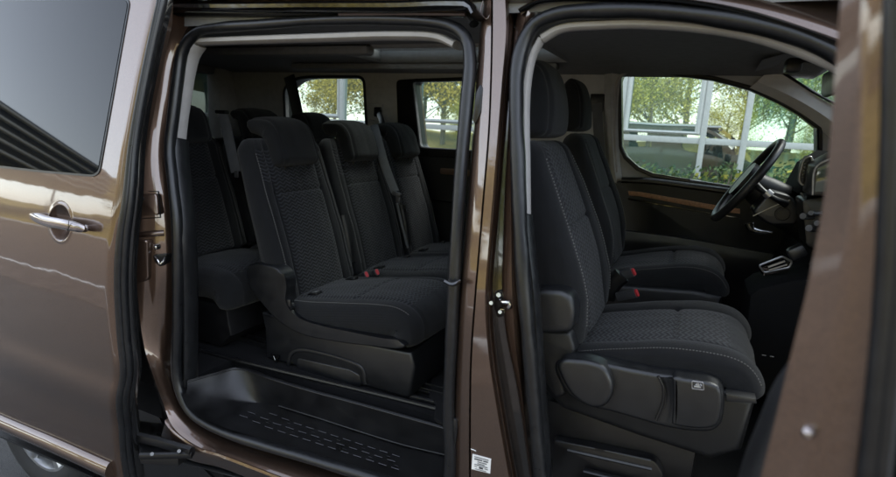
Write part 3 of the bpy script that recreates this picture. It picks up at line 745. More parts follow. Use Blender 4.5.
# ---- driver's door trim ----------------------------------------------------
dd = [(612, 181), (640, 180), (690, 185.5), (760, 196), (840, 210), (850, 330), (612, 320)]
DD = slab('driver_door_trim', [WS(x, y, far, -.03) for x, y in rounded(dd, 6)], .06, PLA, VAN, bev=.012)
bm = bmesh.new(); bm_sweep(bm, spline([WS(x, y, far, -.035) for x, y in ((622, 180), (650, 181), (690, 186), (740, 193), (840, 210))], 30), .016, .03, seg=10)
fin('door_ledge', bm, PLG, DD)
bm = bmesh.new(); bm_sweep(bm, [WS(x, y, far, -.05) for x, y in ((690, 180.5), (728, 186))], .006, .012, seg=8); fin('window_switch', bm, SIL, DD)
wsx = [WS(x, y, far, -.045) for x, y in ((628, 191), (640, 192), (680, 199), (717, 205.5), (740, 209), (740, 214), (717, 210.8), (680, 204), (640, 196.4), (629, 195.4))]
slab('wood_strip', wsx, .02, WOOD, DD, bev=.002)
sweep('strip_shadow_gap', [WS(x, y, far, -.046) for x, y in ((628, 199), (680, 208), (740, 218))], .004, .003, GLO, DD, n=12, seg=6)
loft('armrest', [[WS(x, y, far, o) for x, y in ((618, 228), (680, 236), (760, 250), (840, 262))] if k == 0 else [WS(x, y+k, far, o) for x, y in ((618, 228), (680, 236), (760, 250), (840, 262))] for k, o in ((0, -.03), (2, -.075), (12, -.085), (40, -.06), (70, -.032))], PLG, DD, n=24, thick=.02, sub=2)
sweep('door_pull', [WS(x, y, far, -.05) for x, y in ((749, 223), (751, 229), (758, 231.5), (772, 232.5))], lambda q: .022-.014*q, .012, CHR, DD, n=14, seg=10)
slab('pull_recess', [WS(x, y, far, -.035) for x, y in rounded([(738, 220), (790, 228), (790, 246), (742, 240)], 5)], .012, PLB, DD, bev=.003)

# A pillar trim, windscreen, mirror, dash
ap = [[WS(x, y, far, o) for x, y in pts] for pts, o in (([(748, 89), (775, 101), (800, 115), (822, 131), (860, 165)], -.004), ([(757, 82), (782, 92), (812, 108), (838, 126), (880, 160)], -.045), ([(764, 75), (785, 75), (815, 95), (845, 112), (890, 145)], -.03))]
loft('windscreen_pillar_trim', ap, simple('lit_pillar_trim', (.68, .67, .66), .7, grain=.3, gscale=700, var=.05), VAN, n=30, thick=.03, sub=4)  # windscreen light put into the colour, a brighter copy of the pale trim
sweep('windscreen_seal', [WS(x, y, far, -.03) for x, y in ((783, 73), (815, 93), (845, 110), (890, 143))], .006, .01, PLB, VAN, n=20, seg=8)
bm = bmesh.new(); bm_grid(bm, [[(.43, y, 1.835) for y in (.1, .9, 1.68)], [(.82, y, 1.52) for y in (.06, .9, 1.74)], [(1.2, y, 1.15) for y in (.02, .9, 1.8)]])
fin('windscreen', bm, GLD, VAN)
bm = bmesh.new(); bm_box(bm, W(793, 66, 1.05), (.05, .07, .05), bev=.012); bm_sweep(bm, [W(797, 62, 1.05), W(806, 60, 1.0), W(815, 62, .95)], .008, None, seg=8)
fin('mirror_bracket', bm, PLB, VAN)
bm = bmesh.new(); bm_box(bm, W(834, 82, .70), (.03, .20, .075), bev=.014, rot=Matrix.Rotation(R(-6), 3, 'Y')); fin('inside_mirror', bm, PLB, VAN)

# dashboard
dash = bmesh.new()
prof = [(.38, .92), (.41, 1.02), (.43, 1.10), (.44, 1.20), (.46, 1.27), (.50, 1.31), (.60, 1.33), (.95, 1.27), (1.0, .7), (.5, .7)]
def ext(bmx, pr, y0, y1, bev=.012):
    slab('', [(x, y0, z) for x, z in pr], y1-y0, None, bmi=bmx, bev=bev)
ext(dash, prof, .18, 1.66)
SOFT = simple('soft_dash', (.007, .0072, .0078), .8, grain=.4, spec=.15)
DA = fin('dashboard', dash, SOFT, VAN, ang=30)
bm = bmesh.new(); ext(bm, [(.34, 1.30), (.37, 1.40), (.43, 1.45), (.56, 1.44), (.62, 1.32)], 1.0, 1.36, .02); fin('instrument_cowl', bm, SOFT, DA, ang=30)
slab('centre_screen', [W(x, y, .80) for x, y in rounded([(811, 196), (815, 166), (848, 148), (850, 196)], 2)], .16, PLB, DA, bev=.004)
slab('screen_glass', [W(x, y, .797) for x, y in [(814.5, 192), (817.5, 169), (846, 153), (848, 192)]], .006, simple('reflecting_screen_glass', (.05, .075, .06), .12, coat=1), DA, bev=.001)  # greenish reflection put into the base colour, the screen does not glow
sweep('screen_edge', [W(812.3, 195, .797), W(816, 167, .797), W(832, 158, .797)], .0032, .004, SIL, DA, n=20, seg=6)
slab('air_vent', [W(x, y, .96) for x, y in rounded([(799, 182), (802, 163), (808, 155), (813, 158), (811, 176), (804, 186)], 3)], .05, PLB, DA, bev=.004)
sweep('vent_ring', [W(x, y, .955) for x, y in [(799.5, 181), (801, 168), (805, 158.5), (811, 157), (811, 168), (808, 180), (803, 185)]], .0035, .004, SIL, DA, n=40, closed=True, seg=6)
for k in range(6): sweep('vent_slat', [W(801.2+.6*k, 180-3.6*k, .952), W(808.5+.3*k, 178-3.4*k, .952)], .002, .006, PLG, DA, n=6, seg=6)
sweep('dash_trim_line', [W(801, 193, .93), W(808, 203, .90), W(822, 212, .86)], .003, .004, SIL, DA, n=14, seg=6)
for (x, y, r_) in ((806, 217, .010), (812, 229, .011), (814, 214, .008), (820, 224, .009)):
    bm = bmesh.new(); p = W(x, y, .84); bm_sweep(bm, [p+Vector((.02, .02, 0)), p, p+Vector((-.012, -.016, .004))], r_, None, up=(0, 0, 1), seg=12); fin('dash_knob', bm, STEEL, DA)
slab('centre_stack', [W(x, y, .86) for x, y in rounded([(802, 200), (850, 192), (850, 262), (806, 246)], 4)], .14, PLB, DA, bev=.006)
# gear console
con = bmesh.new()
ext(con, [(.26, .60), (.235, .80), (.225, .955), (.25, .985), (.34, 1.03), (.46, 1.06), (.5, .6)], .82, 1.04, .02)
GC = fin('gear_console', con, SOFT, VAN, ang=30)
gp = [W(x, y, .90) for x, y in rounded([(759, 266), (782, 257), (792, 262), (789, 268), (764, 273)], 2)]
bm = bmesh.new(); bm_sweep(bm, [p+Vector((0, 0, .002)) for p in gp], .0035, .0035, closed=True, seg=6, up=(0, 0, 1)); bm_sweep(bm, [W(768, 267, .89), W(785, 261, .89)], .004, .003, seg=6); bm_sweep(bm, [W(769, 270, .89), W(787, 264.5, .89)], .003, .003, seg=6)
fin('gear_surround', bm, SIL, GC)
bm = bmesh.new(); slab('', [p+Vector((0, 0, -.001)) for p in gp], -.01, None, bmi=bm, axis=(0, 0, 1), bev=0); fin('gear_plate', bm, GLO, GC)
bm = bmesh.new(); bm_box(bm, W(797, 252, .88), (.055, .05, .045), bev=.012, rot=Matrix.Rotation(R(-35), 3, 'Y')); fin('cup_holder', bm, PLG, GC)

# steering wheel
SW0 = Vector((.188, 1.17, 1.318)); axis = Vector((-.86, 0, .51)).normalized(); e1 = Vector((.51, 0, .86)); e2 = Vector((0, 1, 0))
e1 = e1.normalized()
bm = bmesh.new(); ring = [SW0+e1*.178*math.cos(a*2*math.pi/72)+e2*.185*math.sin(a*2*math.pi/72) for a in range(72)]
bm_sweep(bm, ring, .0155, .0155, closed=True, seg=14, up=tuple(axis))
STW = fin('steering_wheel', bm, simple('black_leather', (.014, .014, .015), .42, grain=.3, gscale=400), VAN)
bm = bmesh.new()
hub = SW0-axis*.03
slab('', [hub+e1*.072*math.copysign(abs(math.cos(t))**.7, math.cos(t))+e2*.085*math.copysign(abs(math.sin(t))**.7, math.sin(t)) for t in [2*math.pi*k/32 for k in range(32)]], .05, None, bmi=bm, axis=tuple(axis), bev=.012)
fin('airbag_hub', bm, PLA, STW)
bm = bmesh.new()
for d in (e2, -e2, -e1):
    bm_sweep(bm, [hub+d*.05, hub+d*.11+axis*.012, SW0+d*.175], .02, .008, up=tuple(axis), seg=8)
fin('wheel_spokes', bm, PLG, STW)
bm = bmesh.new(); bm_sweep(bm, spline([hub, hub-axis*.06, hub-axis*.13-Vector((0, 0, .005)), hub-axis*.30], 16), lambda q: .055+.02*min(1, q*3), .05, seg=16)
fin('steering_column', bm, PLA, STW)
bm = bmesh.new(); bm_sweep(bm, spline([W(755, 184, 1.02), W(762, 190, 1.0), W(772, 197, .99), W(786, 204, 1.02)], 24), lambda q: .014-.005*math.sin(q*3.1), .014, seg=12)
fin('column_stalk', bm, PLG, STW)
bm = bmesh.new(); bm_sweep(bm, [W(766, 192, .985), W(770.5, 196, .983)], .0165, None, seg=12); fin('stalk_collar', bm, SIL, STW)
slab('column_shroud', [W(x, y, 1.03) for x, y in rounded([(751, 213), (770, 190), (792, 196), (804, 212), (797, 226), (770, 226)], 6)], .12, PLG, STW, bev=.012, seg=3)
sweep('shroud_seam', [W(753, 216, 1.026), W(772, 207, 1.026), W(790, 200, 1.026)], .002, .002, SIL, STW, n=12, seg=6)
kp = W(783, 214, 1.03)
bm = bmesh.new(); bm_sweep(bm, [kp+Vector((math.cos(a*math.pi/12), 0, math.sin(a*math.pi/12)))*.024 for a in range(24)], .003, .004, closed=True, seg=6); bm_sweep(bm, [kp, kp+Vector((0, -.008, 0))], .019, None, seg=20, up=(1, 0, 0)); fin('ignition_barrel', bm, PLB, STW)
# footwell, bulkhead, pedals
slabbox('bulkhead', .72, .80, .1, 1.7, .45, 1.1, CAR)
for y in (1.05, 1.2):
    bm = bmesh.new(); bm_box(bm, (.62, y, .68), (.02, .07, .06), bev=.006, rot=Matrix.Rotation(R(-30), 3, 'Y')); bm_sweep(bm, [Vector((.63, y, .69)), Vector((.68, y, .95))], .008, None, seg=8)
    fin('pedal', bm, PLB, VAN)

# hood and nose (seen only mirrored in the building)
hz = [[(1.0, y, 1.20-.03*abs(y-.9)) for y in (.02, .4, .9, 1.4, 1.8)], [(1.3, y, 1.10-.04*abs(y-.9)) for y in (.02, .4, .9, 1.4, 1.82)], [(1.58, y, .93-.05*abs(y-.9)) for y in (.06, .4, .9, 1.4, 1.78)], [(1.72, y, .70) for y in (.1, .4, .9, 1.4, 1.74)], [(1.74, y, .0) for y in (.1, .4, .9, 1.4, 1.74)]]
loft('bonnet', hz, PAINT, VAN, n=24, thick=.02, sub=4)
slabbox('front_wing', .70, 1.72, .02, .06, .42, 1.1, PAINT)
slabbox('wing_lower', .50, .70, .02, .08, .0, 1.1, PAINT)
bm = bmesh.new(); bm_box(bm, (.62, 1.98, 1.22), (.12, .20, .17), bev=.04); bm_sweep(bm, [Vector((.66, 1.84, 1.19)), Vector((.63, 1.95, 1.18))], .03, .02, seg=8); fin('wing_mirror', bm, PLB, VAN)

# ================================================================== seats
def seat_back(parent, yc, path, w, t, bol, hs, smin, smax, seams=(.62, .80), m=4.0, ins=.60, **kw):
    p = Pillow(path, yc, w, t, bol=bol, ins=ins, seams=seams, hseams=hs, smin=smin, smax=smax, m=m, cap1=.055, cap0=.03, pad=.006, ns=110, nf=71, **kw)
    o = p.build('backrest', [FAB, INS], parent)
    stitches('stitching', [p.line(v, .06, p.len-.05, 90) for v in (-.83, .83)], o, r=.0015)
    return p, o
def headrest(parent, yc, x, z, h, w, t, tilt=.0, back=.11, pow_=4.0):
    path = [(x, z), (x-.004+tilt*.3, z+h*.35), (x-.012+tilt*.7, z+h*.75), (x-.035+tilt, z+h*.97), (x-.07+tilt, z+h*1.03), (x-back+tilt, z+h*.98)]
    p = Pillow(path, yc, lambda q: w*(1-.06*q), lambda q: t*(1-.45*max(0, (q-.55)/.45)), m=pow_, cap0=.028, cap1=.025, crown=.008, ns=60, nf=45, seams=(.80,), ins=.0)
    o = p.build('headrest', [FAB, INS], parent)
    for s in (-1, 1):
        bm = bmesh.new(); bm_sweep(bm, [Vector((x-t*.5, yc+s*w*.45, z+.03)), Vector((x-t*.5-.005, yc+s*w*.45, z-.08))], .006, None, seg=8, up=(0, 1, 0))
        fin('headrest_post', bm, PLB, o)
    return o
def buckle(name, p, d, parent, L_=.055, col=None):
    d = Vector(d).normalized(); bm = bmesh.new(); bm_sweep(bm, [p-d*L_, p], .016, .010, seg=10, up=(0, 1, 0), power=3.5)
    o = fin(name, bm, BUCK, parent)
    bm = bmesh.new(); bm_sweep(bm, [p+d*.0005, p+d*.006], .013, .0065, seg=10, up=(0, 1, 0), power=3.5); fin('buckle_button', bm, col or RED, o); return o

ROW2 = [(-1.325, .77), (-1.352, .88), (-1.385, 1.0), (-1.43, 1.13), (-1.472, 1.25), (-1.50, 1.335), (-1.515, 1.395)]
def rear_seat(yc, name, dx=0., w=.225, near_side=False, z_off=0.):
    # base: moulded plinth
    X = lambda v: v+dx
    bm = bmesh.new()
    y0, y1 = yc-w+.005, yc+w-.005
    prof = [(-1.44, .535), (-1.445, .66), (-1.46, .72), (-1.30, .715), (-1.0, .70), (-.79, .71), (-.775, .66), (-.785, .55), (-.80, .535)]
    slab('', [(X(a), y0, b) for a, b in prof], y1-y0, None, bmi=bm, bev=.012, seg=3)
    if near_side:
        # raised rib frame moulded in the side
        rib = [W(x, y, y0-.002) for x, y in ((288, 367), (291, 354), (300, 350), (352, 363), (362, 369), (365, 384))]
        bm_sweep(bm, spline(rib, 40), .008, .005, seg=8)
        slab('', [W(x, y, y0-.004) for x, y in rounded([(297, 358), (350, 370), (360, 376), (361, 387), (296, 371)], 3)], .01, None, bmi=bm, bev=.003)
    S = fin(name, bm, PLG, VAN, ang=40)
    # cushion
    cp = [(X(-1.36), .785), (X(-1.25), .80), (X(-1.10), .825), (X(-.95), .85), (X(-.86), .852), (X(-.80), .825), (X(-.775), .775), (X(-.775), .715)]
    cu_ = Pillow(cp, yc, lambda q: w*(1+.01*q), lambda q: .115+.02*math.sin(q*math.pi), sign=-1, bol=.006, bol0=.6, bol1=.9, ins=.66, seams=(.68,), hseams=(.30,), smin=.02, smax=.53, m=5, cap0=.02, cap1=.03, crown=.012, ns=90, nf=61)
    co = cu_.build('cushion', [FAB, INS], S)
    if near_side:
        stitches('stitching', [cu_.line(-.90, .05, cu_.len-.12, 90, .003), cu_.line(-.985, .05, .50, 60, -.045)], co, r=.0014)
    # backrest
    pk = [(X(a), b) for a, b in ROW2]
    bk_, bo = seat_back(S, yc, pk, lambda q: w*(1.03-.06*max(0, q-.5)/.5), lambda q: .12-.03*q, lambda q: .026*(1-.85*q), (.43,), .02, .60, yoke=.47)
    hr = headrest(S, yc, X(-1.425), 1.293, .165, .122, .095, tilt=-.04, back=.165, pow_=5.0)
    # isofix slots in the bite line
    for s in (-.55, .55):
        p = Vector((X(-1.275), yc+s*w, .805)); q = box('anchor_slot', p, (.05, .034, .014), PLB, S, rot=Matrix.Rotation(R(-18), 3, 'Y'), bev=.005)
        box('slot_insert', p+Vector((.004, 0, .007)), (.022, .020, .006), SIL if s < 0 and near_side else PLG, q, rot=Matrix.Rotation(R(-18), 3, 'Y'), bev=.002)
    return S
NS = rear_seat(.505, 'rear_seat', near_side=True)
MS = rear_seat(.97, 'rear_seat', w=.222)
FS = rear_seat(1.405, 'rear_seat', w=.205)
# recliner cover on the near side
rc = [(245.5, 272), (248, 265.5), (256, 264), (268, 265.5), (277, 269), (283, 276), (285, 287), (284, 298), (287, 308), (298, 319), (320, 327), (350, 333.5), (380, 339.5), (403, 343.5), (404.5, 347), (400, 349), (370, 346.5), (330, 341), (300, 334), (278, 321), (262, 304), (251, 289)]
RC = dome('recliner_cover', spline([W(x, y, .255) for x, y in rc], 110, True), .06, PLG, NS, r=.006)
bm = bmesh.new()
for x in (252, 259, 266): bm_sweep(bm, [W(x, 266.3, .27), W(x+4, 266.8, .27)], .007, .006, seg=8)
fin('cover_buttons', bm, GLO, RC)
bm = bmesh.new(); bm_sweep(bm, [W(290, 306, .262), W(292, 306, .27)], .016, None, up=(1, 0, 0), seg=16); bm_box(bm, W(289, 303, .262), (.02, .01, .03), bev=.004)
fin('recliner_knob', bm, PLG, NS)
# little triangle mark
bm = bmesh.new(); tri = [W(x, y, .276) for x, y in ((271, 354), (279, 355.5), (275.5, 364))]; slab('', tri, .006, None, bmi=bm, bev=.0)
tr_ = fin('triangle_mark', bm, GLO, NS)
sweep('triangle_line', [W(273.5, 356, .2745), W(275, 360, .2745)], .0012, .0008, SIL, tr_, n=4, seg=6)
# buckles on the bench
buckle('belt_buckle', W(366.5, 274.5, .72), (.6, -.55, .35), MS, .05)
buckle('belt_buckle', W(377, 272, .74), (.6, -.55, .35), MS, .05)
buckle('belt_buckle', W(420, 258, 1.22), (.5, -.3, .35), FS, .04)
# gap pieces between backrests
for (x0, y0, x1, y1, Y) in ((344, 215, 352, 262, .74), (402, 205, 408, 245, 1.2)):
    sweep('backrest_link', [W(x0, y0, Y), W((x0+x1)/2+1, (y0+y1)/2, Y), W(x1, y1, Y)], .014, .02, PLA, MS, n=10, seg=8)
# centre lap-shoulder belt hanging down between middle and far seats
b = belt('seat_belt', [W(374, 125, 1.25), W(377, 136, 1.18), W(385, 165, 1.12), W(395, 192, 1.08)], .021, .0016, BELT, VAN, up=(.5, -.85, .1))
bm = bmesh.new(); bm_box(bm, W(396.5, 194, 1.07), (.05, .012, .022), bev=.004, rot=Matrix.Rotation(R(12), 3, 'Y')); bm_box(bm, W(398, 199, 1.07), (.024, .006, .035), bev=.003)
fin('belt_tongue', bm, BUCK, b)
sweep('belt_tail', [W(397, 203, 1.08), W(402, 225, 1.08), W(408, 248, 1.1)], .006, .0015, BELT, b, n=8, seg=6, up=(.5, -.85, .1))
# seat frame ironwork under the bench
bm = bmesh.new()
for (pts) in ([W(405, 362, .6), W(417, 352, .62), W(428, 356, .62)], [W(408, 372, .6), W(420, 366, .6), W(432, 372, .62)], [W(412, 350, .62), W(424, 368, .62), W(436, 378, .62)]): bm_sweep(bm, spline(pts, 12), .008, .008, seg=8)
fin('seat_mechanism', bm, STEEL, NS)
slab('floor_mat', [WZ(x, y, ZF+.02) for x, y in rounded([(432, 378), (450, 372), (452, 428), (434, 418), (436, 402), (429, 396)], 3)], -.01, CAR, VAN, axis=(0, 0, 1), bev=.003)
sweep('floor_channel', [WZ(x, y, ZF+.006) for x, y in ((200, 350), (240, 361), (298, 375), (402, 400), (450, 412))], .008, .008, STP, VAN, n=20, seg=8, up=(0, 0, 1))
sweep('floor_channel', [WZ(x, y, ZF+.008) for x, y in ((408, 396), (432, 402), (452, 407))], .008, .01, STP, VAN, n=12, seg=8, up=(0, 0, 1))

# third row
ROW3 = [(-1.93, .84), (-1.96, .95), (-2.0, 1.08), (-2.04, 1.22), (-2.065, 1.33), (-2.075, 1.375)]
def third_seat(yc, w=.23):
    bm = bmesh.new(); slab('', [(a, yc-w+.02, b) for a, b in [(-2.0, .54), (-2.0, .72), (-1.62, .72), (-1.60, .60), (-1.66, .54)]], 2*w-.04, None, bmi=bm, bev=.01)
    S = fin('third_row_seat', bm, PLB, VAN, ang=40)
    cu_ = Pillow([(-1.98, .83), (-1.85, .845), (-1.7, .855), (-1.62, .84), (-1.575, .79), (-1.575, .70)], yc, w, .13, sign=-1, ins=.66, seams=(.68,), smin=.02, smax=.36, crown=.012, bol=.006, bol0=.6, bol1=.9)
    cu_.build('cushion', [FAB, INS], S)
    seat_back(S, yc, ROW3, lambda q: w*(1-.12*max(0, q-.5)/.5), .11, .028, (.36,), .02, .60)
    headrest(S, yc, -2.02, 1.345, .15, .135, .08, tilt=-.03, back=.13)
    return S
T1 = third_seat(.47); T2 = third_seat(.95); T3 = third_seat(1.40)
buckle('belt_buckle', W(199, 236, .44), (.6, -.3, .2), T1, .03)
bt = belt('seat_belt', [W(222, 113, .56), W(226, 126, .55), W(231, 150, .53), W(236, 172, .52)], .022, .0016, BELT, VAN, up=(.5, -.85, .1))
box('belt_tongue', W(236.5, 174, .515), (.02, .01, .03), BUCK, bt, bev=.003)
box('belt_guide', W(222, 112, .565), (.06, .03, .016), PLB, bt, bev=.005)

# ---- front seats -------------------------------------------------------------
def front_seat(yc, dx, dz, w=.235, near_side=False, hx=-.04):
    X = lambda v: v+dx
    bm = bmesh.new(); y0, y1 = yc-w-.012, yc+w+.012
    prof = [(-.36, .90), (-.30, .78), (-.24, .735), (-.04, .715), (.13, .705), (.19, .75), (.20, .885), (.10, .895), (-.15, .87)]
    slab('', [(X(a), y0, b+dz) for a, b in prof], y1-y0, None, bmi=bm, bev=.02, seg=3)
    S = fin('front_seat', bm, PLA, VAN, ang=40)
    bm = bmesh.new(); slab('', [(X(a), y0+.06, b) for a, b in [(-.30, .535), (-.30, .72+dz), (.1, .72+dz), (.1, .535)]], y1-y0-.12, None, bmi=bm, bev=.01)
    fin('seat_plinth', bm, PLB, S)
    cp = [(X(-.27), .875+dz), (X(-.15), .91+dz), (X(-.02), .945+dz), (X(.09), .962+dz), (X(.165), .95+dz), (X(.20), .91+dz), (X(.205), .86+dz)]
    cu_ = Pillow(cp, yc, lambda q: w*(1+.02*q), .12, sign=-1, bol=.022, bol0=.55, bol1=.85, ins=.60, seams=(.62,), hseams=(.29,), smin=.0, smax=.42, m=5, cap0=.02, cap1=.03, crown=.008, ns=90, nf=71)
    co = cu_.build('cushion', [FAB, INS], S)
    stitches('stitching', [cu_.line(v, .04, cu_.len-.04, 100, .003) for v in (-.93, .93)], co, r=.001, step=.0075, dash=.005)
    bkp = [(X(-.205), .90+dz), (X(-.222), 1.0+dz), (X(-.25), 1.10+dz), (X(-.292), 1.21+dz), (X(-.335), 1.31+dz), (X(-.375), 1.40+dz), (X(-.395), 1.455+dz)]
    bk_, bo = seat_back(S, yc, bkp, lambda q: w*(1.02-.22*max(0, q-.5)/.5), lambda q: .15-.06*q, lambda q: .042*(1-.5*q)*min(1, .3+q*3), (.33,), .02, .585, seams=(.62, .80), ins=.60)
    # headrest: tall and thick
    hp_ = [(X(a+hx), b+dz-.012) for a, b in ((-.335, 1.455), (-.332, 1.51), (-.345, 1.60), (-.372, 1.655), (-.402, 1.672), (-.43, 1.675))]
    hd = Pillow(hp_, yc, lambda q: .135*(1-.08*q), lambda q: .125-.03*q, m=4, cap0=.03, cap1=.03, crown=.006, ns=60, nf=45, seams=(.8,), ins=.0)
    hd.build('headrest', [FAB, INS], S)
    return S
PS = front_seat(.375, 0, 0, near_side=True)
DS = front_seat(1.16, -.045, .025, hx=-.065)
# passenger seat: side cover with recliner wheel, lift lever and airbag badge
YS = .092
val = [(556, 362), (562, 358), (600, 364), (655, 374), (700, 379), (716, 384), (724, 392), (723, 420), (715, 431), (690, 432), (650, 424), (612, 412), (580, 404), (565, 394)]
val = [(554, 368), (558, 361), (572, 360), (600, 363), (630, 369), (660, 374.5), (690, 378), (708, 381), (720, 386), (724.5, 396), (724, 412), (721, 425), (712, 432), (694, 432.5), (665, 428), (640, 421), (612, 413), (588, 407), (572, 399), (562, 388)]
VA = dome('side_trim', spline([W(x, y, YS) for x, y in val], 110, True), .07, PLG, PS, r=.012)
kn = [(558, 364), (563, 359), (590, 362), (604, 367), (612, 380), (613, 396), (606, 407), (596, 409), (580, 404), (568, 392)]
kn = [(557, 366), (562, 360), (575, 360), (590, 362), (602, 366.5), (609, 375), (613, 388), (611, 399), (604, 407), (594, 408.5), (582, 404), (571, 395), (562, 381)]
dome('recliner_lever', spline([W(x, y, YS-.03) for x, y in kn], 60, True), .05, PLG, VA, r=.012)
lv = [(676, 379.5), (690, 382), (716, 386), (721, 396), (720, 420), (713, 428), (688, 429), (671, 425.5)]
lv = [(673, 377.5), (684, 379), (698, 381), (712, 384), (720, 389), (722.5, 400), (721.5, 414), (717, 426), (706, 429.5), (690, 429), (676, 426.5), (672, 424.5), (672.5, 412), (672.8, 400), (672.8, 388)]
dome('lift_lever', spline([W(x, y, YS-.018) for x, y in lv], 80, True), .04, PLG, VA, r=.010)
loft('lever_scoop', [[W(x, y, YS+.001) for x, y in ((660, 377), (664.5, 388), (664.5, 402), (658, 421))], [W(x, y, YS-.003) for x, y in ((666, 378), (669, 389), (669, 405), (665, 423))], [W(x, y, YS-.012) for x, y in ((672, 379), (674, 390), (674, 408), (672, 424))]], PLG, VA, n=24, thick=.012, sub=3)
sweep('lever_gap', [W(x, y, YS-.004) for x, y in ((658, 376), (663, 386), (663, 402), (656, 420))], .0035, .004, PLB, VA, n=16, seg=8)
bm = bmesh.new(); bg = [W(x, y, YS-.0195) for x, y in rounded([(692, 381), (703, 382.5), (704, 390), (692, 388.5)], 1.2)]
bm_sweep(bm, bg, .0012, .001, closed=True, seg=6)
for (xa, ya, xb, yb, rr_) in ((694, 386.5, 701, 387.6, .0022), (697.4, 383, 697.6, 385, .003), (695.5, 385, 699.5, 385.8, .0022), (700, 384, 701.5, 386, .0016)): bm_sweep(bm, [W(xa, ya, YS-.02), W(xb, yb, YS-.02)], rr_, .001, seg=6)
fin('lift_symbol', bm, SIL, VA)
# upper recliner cover
uc = [(533, 292), (540, 290), (560, 291), (570, 296), (574, 308), (573, 328), (566, 334), (540, 334), (533, 330)]
dome('hinge_cover', spline([W(x, y, YS-.01) for x, y in [(531, 312), (532, 295), (538, 290.5), (550, 290), (562, 291.5), (570, 297), (574, 308), (574, 322), (570, 332), (560, 334.5), (545, 334.5), (534, 332)]], 60, True), .07, PLG, PS, r=.016)
lc = [(531, 330), (570, 332), (576, 352), (562, 372), (566, 396), (555, 400), (540, 380), (531, 350)]
slab('hinge_shroud', [W(x, y, YS+.012) for x, y in rounded(lc, 5)], .06, PLA, PS, bev=.012, seg=3)
fv = [(726, 394), (756, 399), (757, 404), (726, 402)]
slab('front_shelf_edge', [W(x, y, YS+.005) for x, y in fv], .03, PLG, PS, bev=.003)
# buckles between the seats
buckle('belt_buckle', W(633, 272, .66), (.75, -.3, .45), PS, .07)
buckle('belt_buckle', W(636, 293, .60), (.75, -.3, .40), PS, .07)
bm = bmesh.new(); bm_sweep(bm, spline([W(606, 298, .66), W(612, 285, .66), W(622, 275, .66)], 12), .03, .02, seg=8); fin('buckle_stalk', bm, PLB, PS)
# metal slides below
bm = bmesh.new(); bm_sweep(bm, [W(568, 449, .16), W(652, 468, .16)], .006, .01, seg=8); bm_sweep(bm, [W(584, 470, .14), W(650, 486, .14)], .005, .01, seg=8)
fin('seat_slide', bm, PLG, PS)
slab('slide_cover', [W(x, y, .155) for x, y in rounded([(552, 440), (600, 449), (655, 461), (664, 475), (660, 500), (552, 500)], 5)], .03, PLB, PS, bev=.006)
# stitched mat edge by the driver footwell
stitches('mat_stitching', [[W(762, 355, .5), W(775, 357, .5), W(784, 358, .5)]], VAN, step=.014, dash=.008, r=.0016)

# ---- open front door, close to the camera -----------------------------------
FD = .80
jl = [(853, -60), (845, 0), (841, 50), (838, 90), (835, 130), (828, 200), (819, 250), (809, 300), (799, 340), (789, 380), (777, 430), (765, 477), (752, 530)]
jr = [(893, -60), (888, 0), (887, 50), (886, 90), (885, 130), (882, 200), (880, 250), (877, 300), (874, 340), (870, 380), (865, 430), (860, 477), (855, 530)]
JL = [W(x, y, -.80) for x, y in jl]; JR = [W(x, y, -.818) for x, y in jr]
JM = [W(.5*(a+c), .5*(b+d), -.813) for (a, b), (c, d) in zip(jl, jr)]
J0 = [p+Vector((.012, .03, 0)) for p in JL]
FDO = loft('front_door', [J0, JL, JM, JR], PAINT, VAN, n=60, thick=.012, sub=4)
S1 = [W(x+7, y, -.835) for x, y in jr]
bm = bmesh.new(); bm_sweep(bm, spline(S1, 50), .0055, .006, seg=10); bm_sweep(bm, spline([W(x+19, y, -.835) for x, y in jr], 50), .006, .007, seg=10)
fin('edge_seal', bm, RUB, FDO)
dirv = Vector((.656, .755, 0))
lines = []
for k in (0, .3, .6, 1.08):
    lines.append([p+Vector((.022, -.012, 0))+dirv*k for p in JR])
loft('door_skin', lines, PAINT, FDO, n=40, thick=.01, sub=3)
bm = bmesh.new(); bp_ = W(808, 433, -.815)
bm_sweep(bm, [bp_+Vector((.004, .01, 0)), bp_, bp_+Vector((-.0012, -.002, 0)), bp_+Vector((-.0018, -.003, 0))], lambda q: (.0042, .0040, .003, .001)[min(3, int(q*3.01))], None, seg=16, up=(0, 0, 1))
fin('rubber_plug', bm, HND, FDO)
tl = [(797, 366), (791, 374), (779, 392), (766, 425), (752, 462), (744, 490), (735, 520)]
bm = bmesh.new(); bm_sweep(bm, spline([W(x+10, y+3, -.70) for x, y in tl], 30), lambda q: .011+.004*q, .03, seg=14)
fin('door_trim', bm, PLA, FDO)

# ================================================================== outside
def ground_mat():
    m, nt, b = new_mat('asphalt')
    f1 = noise(nt, 260, 2); f2 = noise(nt, .6, 4)
    mix = math_n(nt, 'ADD', math_n(nt, 'MULTIPLY', f1, .6), math_n(nt, 'MULTIPLY', f2, .4))
    L(nt, ramp(nt, mix, [(.35, (.03, .03, .031)), (.65, (.085, .083, .08))]), b.inputs['Base Color'])
    b.inputs['Roughness'].default_value = .85; bump(nt, b, f1, .8, .006); return m
def grass_mat():
    m, nt, b = new_mat('autumn_lawn')
    f = noise(nt, .5, 6); L(nt, ramp(nt, f, [(.3, (.16, .13, .03)), (.55, (.28, .21, .045)), (.75, (.36, .25, .06))]), b.inputs['Base Color']); b.inputs['Roughness'].default_value = .95; return m
def plane(name, x0, x1, y0, y1, z, mat):
    bm = bmesh.new(); bm_grid(bm, [[(x0, y0, z), (x1, y0, z)], [(x0, y1, z), (x1, y1, z)]]); o = fin(name, bm, mat, None, smooth=False); o['kind'] = 'structure'; return o
